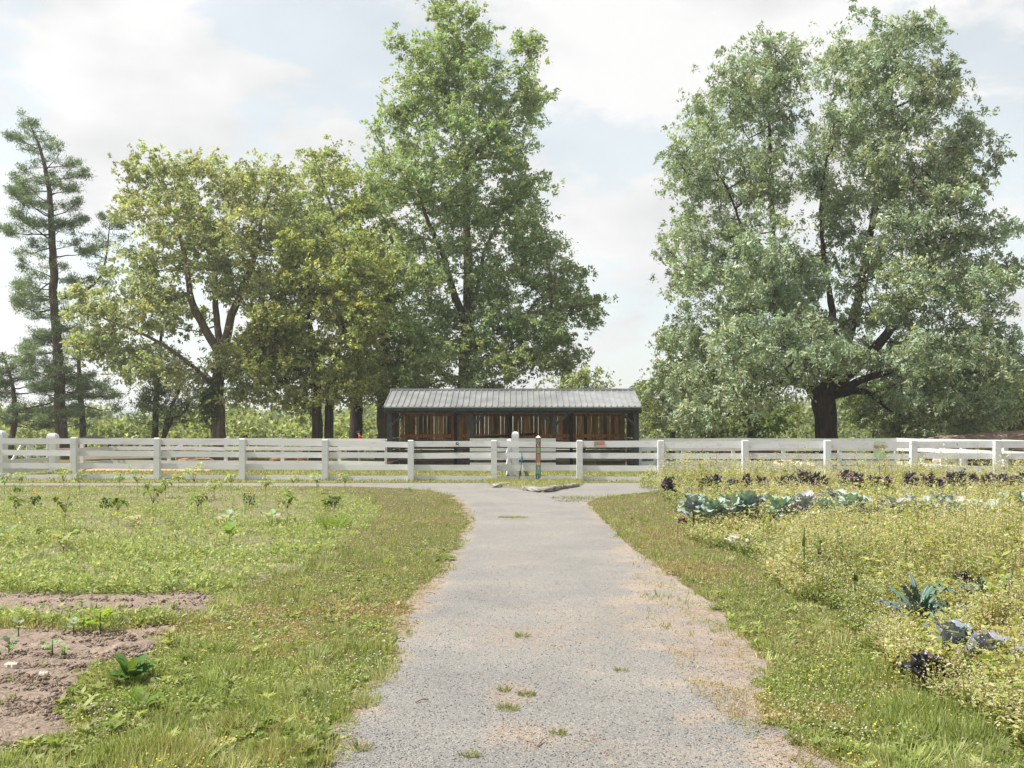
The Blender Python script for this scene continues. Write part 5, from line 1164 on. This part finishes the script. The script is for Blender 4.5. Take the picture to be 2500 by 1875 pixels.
# ------------------------------------------------------------------ single plants
ORD = ['first', 'second', 'third', 'fourth', 'fifth', 'sixth', 'seventh', 'eighth', 'ninth', 'tenth', 'eleventh', 'twelfth', 'thirteenth', 'fourteenth', 'fifteenth', 'sixteenth', 'seventeenth', 'eighteenth', 'nineteenth', 'twentieth', 'twenty first', 'twenty second', 'twenty third', 'twenty fourth', 'twenty fifth', 'twenty sixth', 'twenty seventh', 'twenty eighth']
def blade(mb, base, az_, pitch, L, W_, curve=1.2, ruffle=.1, col=(.1, .15, .1), seg=8, nc=4, pet=.18, cup=.25, taper=.8, rib=True, ribc=None, ph=None):
    ca, sa = math.cos(az_), math.sin(az_); p = Vector(base); side = Vector((-sa, ca, 0)); vs = []; cs = []
    ph = random.random()*9 if ph is None else ph; tw = random.uniform(-.25, .25)
    for i in range(seg+1):
        t = i/seg; a = pitch-curve*t*t
        d = Vector((ca*math.cos(a), sa*math.cos(a), math.sin(a))); up = side.cross(d)*-1
        if up.z < 0 and abs(a) < 1.4: up = -up
        u = max(0, (t-pet)/(1-pet)); wdt = W_*.06+W_*(math.sin(math.pi*min(1, u**taper*.93+.03))**.75 if u > 0 else 0)
        for j in range(nc+1):
            s_ = -1+2*j/nc; e = abs(s_)
            rf = ruffle*W_*e**1.5*math.sin(ph+i*2.4+j*3.1)*(1 if u > 0 else 0)
            q = p+side*(s_*wdt/2+rf*.5)+up*(cup*wdt*.5*e*e+rf+tw*s_*wdt*.3)
            vs.append(q); k_ = 1+.18*math.sin(ph*3+i*1.7+j*2.3)
            cs.append(tuple((ribc if (ribc and j == nc//2) else tuple(v*k_ for v in col))))
        p = p+d*(L/seg)
    n = nc+1; fs = [(i*n+j, i*n+j+1, (i+1)*n+j+1, (i+1)*n+j) for i in range(seg) for j in range(nc)]
    b = len(mb.v); mb.add(vs, fs, smooth=True); mb.c[b:] = cs
def plant(name, label, cat, px, py, stem=None, leaves=(), group=None, flowers=None, stemc=(.12, .14, .06), mat='kale', stemr=.008):
    D = gd(py); x = at(px, D); root = empty(name, (x, D, 0), label=label, cat=cat, group=group)
    if stem:
        m = MB()
        for s in stem: m.tube(s[0], s[1], 6, c=stemc)
        m.build('stem', M['weed'], root)
    m = MB()
    for kw in leaves: blade(m, **kw)
    m.build('foliage', M[mat], root)
    if flowers:
        m = MB()
        for (p, r, c_) in flowers:
            m.ball(p, (r*.5, r*.5, r*.35), 6, c=tuple(v*.6 for v in c_))
            for k in range(8): blade(m, p, k*.785+random.random()*.2, .5, r*1.1, r*.7, .6, .1, c_, 3, 2, 0, .1)
        m.build('flower', M['petal'], root)
    return root
U = random.uniform
def collard(px, py, H, col, label, nl=13, yellow=None, spread=.26, W=.15, group='blue green collard row', cat='collard', name='collard_plant'):
    lv = []
    for k in range(nl):
        a = k*2.4+U(-.3, .3); t = k/nl; z = H*(.25+.38*t); c_ = tuple(v*U(.85, 1.15) for v in col)
        lv.append(dict(base=(0, 0, z), az_=a, pitch=U(.5, .8)+t*.55, L=spread*U(.95, 1.3), W_=W*U(.8, 1.2), curve=U(.9, 1.6), ruffle=.14, col=c_, pet=.25, ribc=(.4, .46, .38)))
    if yellow: lv.append(dict(base=(0, 0, H*.3), az_=-1.5+U(-.6, .6), pitch=.5, L=spread*1.1, W_=W*1.1, curve=1.6, ruffle=.1, col=yellow, pet=.25))
    return plant(name, label, cat, px, py, [([(0, 0, -.02), (.01, 0, H*.7)], [.018, .012])], lv, group)
CG = (.27, .32, .315)
cols_x = [1700, 1735, 1795, 1832, 1905, 1938, 1975, 2012, 2052, 2078, 2115, 2202, 2248, 2292, 2338, 2382, 2425, 2478]
for i, x in enumerate(cols_x):
    lab = f'blue green collard plant, {ORD[i]} from the left in the middle row'
    collard(x+U(-8, 8), 1300+U(-12, 16), U(.50, .70) if x < 2130 else U(.44, .62), tuple(v*U(.85, 1.12) for v in CG), lab, nl=18, spread=.31, W=.19, yellow=(.62, .3, .05) if x in (1795, 2078) else None)
collard(2160, 1298, .5, (.14, .125, .17), 'violet grey cabbage plant in the middle row among the blue green collards', group=None, cat='cabbage', name='cabbage_plant')
collard(2222, 1302, .48, (.35, .06, .06), 'small plant with dark red leaves in the middle row of the right bed', nl=8, spread=.14, W=.09, group=None, cat='plant', name='red_leaf_plant')
def pkale(px, py, H, label, group='purple kale row', c=(.095, .075, .085)):
    q_ = .55 if group is None else 1
    lv = []; st = [([(0, 0, -.02), (U(-.02, .02), 0, H*.8)], [.013, .009])]
    for k in range(24):
        a = k*2.4+U(-.3, .3); t = k/24; z = H*(.4+.45*t)
        lv.append(dict(base=(0, 0, z), az_=a, pitch=U(.3, .9)+t*.4, L=U(.14, .26)*q_, W_=U(.09, .16)*q_, curve=U(.6, 1.5), ruffle=.42, col=tuple(v*U(.7, 1.7) for v in c), pet=.4, seg=7, nc=5))
    return plant('purple_kale', label, 'kale', px, py, st, lv, group, stemc=(.06, .035, .045))
pk = [1632, 1718, 1742, 1786, 1822, 1868, 1905, 1935, 1962, 1988, 2012, 2062, 2100, 2138, 2166, 2216, 2262, 2290, 2318, 2346, 2382, 2408, 2442, 2468, 2494]
for i, x in enumerate(pk):
    pkale(x+U(-6, 6), 1217+U(-5, 5), U(.38, .54) if x < 1960 else U(.44, .64), f'dark purple curly kale, {ORD[i]} from the left in the right bed back row')
pkale(2352, 1512, .40, 'single purple curly kale on a bare stalk right of the large crinkled kale', None, (.065, .058, .06))
pkale(2488, 1470, .34, 'purple curly kale at the right edge of the photo, above the crinkled kale', None, (.065, .058, .06))
pkale(1668, 1288, .12, 'tiny purple seedling at the left end of the collard row', None, (.13, .09, .10))
def dino(px, py, H, label, n=14, sp=.34, col=(.075, .12, .11)):
    lv = []
    for k in range(n):
        a = k*2.4+U(-.2, .2); t = k/n
        lv.append(dict(base=(0, 0, H*(.2+.3*t)), az_=a, pitch=U(.55, .95)+t*.5, L=sp*U(.75, 1.2), W_=U(.042, .062), curve=U(.5, 2.3), ruffle=.32, col=tuple(v*U(.85, 1.35) for v in col), pet=.2, seg=14, nc=6, cup=-.6, taper=.7, ribc=(.2, .27, .2)))
    return plant('crinkled_kale', label, 'kale', px, py, [([(0, 0, -.02), (0, 0, H*.55)], [.016, .012])], lv, 'crinkled blue green kale')
dino(2245, 1572, .56, 'large dark blue green crinkled kale with arching strap leaves in the right foreground', 22, .34)
dino(2300, 1600, .32, 'low crinkled kale with spreading leaves just below the large one', 12, .24, (.09, .14, .13))
dino(2412, 1545, .50, 'crinkled kale with upright pale leaves right of the purple stalk', 15, .3, (.09, .15, .11))
dino(2480, 1575, .42, 'broad leaved pale crinkled kale at the right edge of the photo', 14, .26, (.12, .19, .17))
def cabbage(px, py, label, R_=.24, col=(.18, .20, .25), n=13, H=.31):
    lv = []
    for k in range(n):
        a = k*2.4; t = k/n
        lv.append(dict(base=(0, 0, H*(.35+.3*t)), az_=a, pitch=.45+t*.9, L=R_*(1.1-.35*t), W_=R_*(.95-.3*t), curve=U(.5, .9), ruffle=.1, col=tuple(v*U(.9, 1.15) for v in col), pet=.08, seg=8, nc=6, cup=.3, taper=.6, ribc=(.4, .38, .45)))
    return plant('purple_cabbage', label, 'cabbage', px, py, [([(0, 0, -.02), (0, 0, H*.4)], [.02, .016])], lv, None)
cabbage(2330, 1640, 'purple grey cabbage half hidden by weeds below the crinkled kale', .21)
cabbage(2420, 1680, 'larger purple grey cabbage nearest the right edge of the photo', .22)
cabbage(2262, 1690, 'dark purple cabbage at the shaded front edge of the weeds', .17, (.05, .04, .05), H=.2)
def bigleaf(px, py, label, H, L, W_, col):
    lv = [dict(base=(0, 0, H*.4), az_=U(0, 6), pitch=U(.7, 1.2), L=L*U(.8, 1.1), W_=W_*U(.8, 1.1), curve=U(.8, 1.4), ruffle=.07, col=tuple(v*U(.9, 1.1) for v in col), pet=.25, ribc=(.5, .52, .42)) for _ in range(6)]
    return plant('broad_leaf_plant', label, 'plant', px, py, [([(0, 0, -.02), (0, 0, H*.5)], [.014, .01])], lv)
bigleaf(2262, 1385, 'single broad pale leaved cabbage plant rising from the yellow weeds', .42, .3, .22, (.25, .29, .2))
bigleaf(1805, 1345, 'pale veined broad leaf lying at the lawn edge below the collard row', .1, .24, .15, (.3, .33, .25))
bigleaf(2180, 1640, 'low broad green leaved plant at the front edge of the weeds', .16, .15, .10, (.2, .25, .06))
def spike(px, py, H, label):
    lv = [dict(base=(0, 0, H*U(.15, .95)), az_=U(0, 6.28), pitch=U(.2, .9), L=U(.05, .1), W_=U(.02, .035), curve=.8, ruffle=.08, col=random.choice([(.16, .2, .05), (.22, .26, .08), (.12, .16, .05)]), seg=4, nc=2, pet=.2) for _ in range(26)]
    r = plant('pigweed', label, 'weed', px, py, [([(0, 0, -.02), (U(-.03, .03), 0, H)], [.008, .004])], lv, 'tall pigweed spikes')
    m = MB(); m.tube([(0, 0, H*.72), (0, 0, H*1.02)], [.016, .007], 8, c=(.24, .26, .09), jit=.5); m.build('seed_head', M['weed'], r)
for i, (x, y, h) in enumerate([(1962, 1452, .66), (2001, 1440, .5), (2052, 1420, .5), (2122, 1345, .6), (2143, 1350, .66), (2210, 1440, .55), (2090, 1500, .4), (2445, 1330, .62)]):
    spike(x, y, h, f'tall green pigweed spike standing above the weeds, {["by the lawn corner of the bed", "second from the lawn side", "third from the lawn side", "left of a close pair before the collards", "right of a close pair before the collards", "left of the crinkled kale", "shortest, near the front of the bed", "farthest right, by the collard row"][i]}')

def pepper(px, py, H, label, col=(.32, .38, .17), n=30):
    H *= 1.18
    lv = []; st = [([(0, 0, -.02), (U(-.02, .02), 0, H*.55)], [.006, .005])]
    for k in range(5):
        a = k*1.26+U(-.3, .3); tip = (math.cos(a)*H*.22, math.sin(a)*H*.22, H*U(.7, 1.05)); st.append(([(0, 0, H*.5), tip], [.005, .003]))
        for _ in range(n//5+1): lv.append(dict(base=tuple(tip[i]*(t_ := U(.6, 1)) if i < 2 else H*.5+(tip[2]-H*.5)*t_ for i in range(3)), az_=U(0, 6.28), pitch=U(-.6, .5), L=U(.09, .17), W_=U(.035, .065), curve=1.3, ruffle=.05, col=tuple(v*U(.8, 1.4) for v in col), seg=4, nc=2, pet=.15))
    for _ in range(4): lv.append(dict(base=(0, 0, H*U(.1, .5)), az_=U(0, 6.28), pitch=U(-.4, .6), L=U(.07, .13), W_=U(.03, .06), curve=1, ruffle=.05, col=random.choice([(.42, .42, .1), (.25, .3, .08)]), seg=4, nc=2, pet=.2))
    return plant('pepper_plant', label, 'pepper plant', px, py, st, lv, 'wispy pepper plants of the left bed', stemc=(.24, .28, .12), mat='weed')
back = [(12, 1212, .5), (47, 1200, .5), (156, 1208, .6), (193, 1206, .5), (292, 1202, .46), (334, 1220, .72), (405, 1216, .45), (436, 1202, .5), (474, 1222, .76), (524, 1219, .4), (565, 1206, .5), (649, 1218, .5), (716, 1196, .36), (774, 1205, .45), (842, 1205, .45)]
for i, (x, y, h) in enumerate(back): pepper(x, y, h, f'wispy pepper plant, {ORD[i]} from the left in the back row of the left bed')
front = [(39, 1274, .4), (157, 1300, .56), (289, 1284, .46), (374, 1285, .66), (484, 1272, .44), (702, 1278, .46), (796, 1248, .24)]
for i, (x, y, h) in enumerate(front): pepper(x, y, h, f'wispy pepper plant, {ORD[i]} from the left in the front row of the left bed', (.17, .22, .06))
def bush(px, py, H, W_, label, col, flowers=None, name='herb_bush', cat='herb'):
    lv = [dict(base=(U(-.4, .4)*W_, U(-.4, .4)*W_, H*U(.1, .85)), az_=U(0, 6.28), pitch=U(.1, 1.1), L=U(.05, .09), W_=U(.025, .04), curve=.6, ruffle=.05, col=tuple(v*U(.7, 1.4) for v in col), seg=3, nc=2, pet=.1) for _ in range(90)]
    fl = [((U(-.5, .5)*W_, U(-.4, .2)*W_, H*U(.95, 1.25)), .032, c_) for c_ in flowers] if flowers else None
    return plant(name, label, cat, px, py, [([(0, 0, -.02), (0, 0, H*.8)], [.008, .005])], lv, None, fl, mat='weed')
bush(257, 1246, .26, .24, 'dark green rounded bush, left of the two in the left bed', (.055, .10, .03))
bush(816, 1240, .26, .28, 'dark blue green rounded bush near the lawn side of the left bed', (.06, .085, .045))
bush(42, 1206, .22, .24, 'small mid green bush at the far left end of the left bed', (.13, .2, .045))
bush(84, 1238, .24, .26, 'marigold with dark leaves and three orange flowers at the left', (.06, .09, .03), [(.85, .25, .04)]*3, 'marigold_plant', 'marigold')
bush(608, 1238, .28, .3, 'marigold with dark leaves and two red orange flowers near the middle of the left bed', (.07, .12, .03), [(.8, .14, .03)]*2, 'marigold_plant', 'marigold')
bush(96, 1308, .08, .1, 'low plant with a single red flower at the left', (.12, .16, .05), [(.65, .06, .03)], 'red_flower', 'flower')
def rosette(px, py, label, L, W_, n, col, name='leafy_seedling', cat='seedling', H=.05, group=None, pit=(.3, 1.1), mat='weed'):
    lv = [dict(base=(0, 0, H*U(.1, .8)), az_=k*6.283/n*1.9+U(-.3, .3), pitch=U(*pit), L=L*U(.7, 1.2), W_=W_*U(.8, 1.15), curve=U(.7, 1.5), ruffle=.14, col=tuple(v*U(.85, 1.2) for v in col), seg=7, nc=4, pet=.3) for k in range(n)]
    return plant(name, label, cat, px, py, [([(0, 0, -.02), (0, 0, H)], [.006, .004])], lv, group, mat=mat)
rosette(318, 1672, 'dark green dock plant with wavy upright leaves at the edge of the bare soil', .2, .06, 24, (.10, .18, .05), 'dock_plant', 'dock', .04, pit=(.5, 1.4))
rosette(345, 1742, 'smaller dock plant just in front of the large one', .15, .05, 7, (.14, .22, .05), 'dock_plant', 'dock')
rosette(1087, 1368, 'dark green dandelion rosette on the left edge of the path', .17, .05, 12, (.13, .2, .05), 'dandelion', 'weed', .02, pit=(.2, .8))
for (x, y, nm_, L, c_) in [(22, 1598, 'pale green seedling clump at the left edge, on bare soil', .13, (.26, .34, .2)), (128, 1600, 'pale round leaved seedling left of the pair on the lower soil patch', .12, (.4, .45, .28)), (158, 1604, 'small round leaved seedling right of the pair on the lower soil patch', .08, (.3, .4, .2)),
                           (205, 1540, 'bright green leafy seedling at the left of the weedy strip between soil patches', .13, (.3, .42, .06)), (245, 1546, 'tallest lime green leafy seedling in the strip between soil patches', .2, (.3, .42, .06)), (180, 1548, 'pale grey green seedling in the strip between soil patches', .12, (.4, .46, .34)), (45, 1550, 'pale round leaved seedling at the left end of the weedy strip', .11, (.38, .44, .26)),
                           (200, 1488, 'seedling with two pale leaves on the upper soil patch', .09, (.34, .42, .2)), (236, 1490, 'tiny grey leaved seedling on the upper soil patch', .07, (.38, .44, .3)), (425, 1486, 'tiny round leaved seedling at the right end of the upper soil patch', .07, (.42, .48, .22)), (414, 1580, 'yellow green leaf standing at the corner of the lower soil patch', .13, (.4, .45, .16)),
                           (105, 1585, 'small dark leaved seedling beside the pair on the lower soil', .06, (.2, .25, .06)), (560, 1285, 'plant with pale outstretched leaves in front of the left bed', .22, (.5, .55, .36)), (664, 1282, 'second plant with pale outstretched leaves in front of the left bed', .22, (.5, .55, .36)), (330, 1290, 'pale leaved plant beside the tall front pepper', .2, (.48, .52, .32)),
                           (155, 1345, 'cluster of pale squash leaves in the green strip of the left bed', .24, (.36, .42, .22)), (20, 1335, 'squash leaves at the left edge of the photo', .22, (.3, .38, .14)), (560, 1330, 'bright leafy clump in the middle of the left bed', .24, (.3, .38, .1))]:
    rosette(x, y, nm_, L*(.62 if y > 1400 else 1), L*(.42 if y > 1400 else .5), 9, tuple(v*.8 for v in c_), H=L*.9)
def tuft(px, py, label, R_, H, n, col, group=None, name='grass_tuft'):
    D = gd(py); m_ = n; a = rng.random(m_)*6.283; r_ = R_*rng.random(m_)**.6
    P = np.stack([r_*np.cos(a), r_*np.sin(a)*.8, np.zeros(m_)+.002], 1); ax = np.stack([np.cos(a)*.7, np.sin(a)*.7, .5+rng.random(m_)], 1)+rng.normal(size=(m_, 3))*.25
    V, C = leaf_arrays(P, ax, rng.normal(size=(m_, 3)), H*(.5+.6*rng.random(m_)), .005+.0002*D, palette(m_, col, .2), .1)
    o = build_leaves(name, V, C, M['grass']); o.location = (at(px, D), D, 0); tag(o, label, 'grass tuft', group)
TG = [(.15, .19, .05), (.2, .23, .07), (.3, .26, .12)]
for x, y, lab, r_, h, n in [(1276, 1556, 'thin pale grass tuft in the middle of the path', .06, .06, 60), (1231, 1689, 'small grass tuft on the path, left of a close pair', .04, .04, 60), (1286, 1700, 'small grass tuft on the path, right of a close pair', .045, .04, 80), (1240, 1733, 'low spreading grass tuft on the path just below the close pair', .06, .045, 100),
                            (1362, 1794, 'small grass tuft near the bottom of the path', .04, .045, 60), (1148, 1848, 'lowest grass tuft on the path, near the bottom of the photo', .05, .04, 70), (1515, 1640, 'tiny grass tuft right of the middle of the path', .04, .035, 50), (877, 1832, 'upright grass tuft at the lower left of the path', .045, .07, 60),
                            (1252, 1264, 'flat grass patch in the middle of the path near the junction', .28, .035, 350), (1432, 1217, 'larger flat grass patch right of the path junction', .9, .05, 900), (1402, 1224, 'smaller flat grass patch right of the path junction', .45, .035, 300), (813, 1290, 'bright green long grass tuft at the lawn side of the left bed', .22, .3, 420)]:
    tuft(x, y, lab, r_, h, n, TG if 'bright' not in lab else [(.26, .34, .08), (.2, .28, .06)])
for a, b, lab in [((1015, 1719), (1046, 1713), 'thin dry twig lying on the left half of the path'), ((1312, 1826), (1335, 1808), 'forked twig lying near the bottom of the path'), ((55, 1680), (82, 1650), 'long dry stalk lying on the lower soil patch')]:
    p, q = gp(*a), gp(*b); m = MB(); m.tube([(p[0], p[1], .012), ((p[0]+q[0])/2, (p[1]+q[1])/2+.01, .02), (q[0], q[1], .014)], [.005, .004, .003], 6, c=(1.3, 1.1, .9)); o = m.build('twig', M['wood']); tag(o, lab, 'twig')
for x, y, s_, lab in [(28, 1634, .05, 'pale stone on the lower soil patch at the left'), (106, 1652, .035, 'small whitish stone on the lower soil patch')]:
    p = gp(x, y); rock('small_stone', lab, 'stone', (p[0]-s_, p[1], 0), (p[0]+s_, p[1]+.01, 0), s_*1.3, s_, (1.35, 1.25, 1.12), nseg=6)

# ------------------------------------------------------------------ AIR
HAZE = 0.0006
m, nt, o = newmat('air'); pv_ = N(nt, 'ShaderNodeVolumePrincipled'); pv_.inputs['Color'].default_value = (.93, .96, 1, 1); pv_.inputs['Density'].default_value = HAZE; pv_.inputs['Anisotropy'].default_value = .3
LK(nt, pv_.outputs[0], o.inputs['Volume'])
hz = MB(); hz.box(-3100, 3100, -450, 3100, -24, 70); ho = hz.build('haze', m); tag(ho, kind='stuff', label='thin pale summer haze over the whole place', cat='haze'); ho.display_type = 'WIRE'
c.volume_bounces = 0
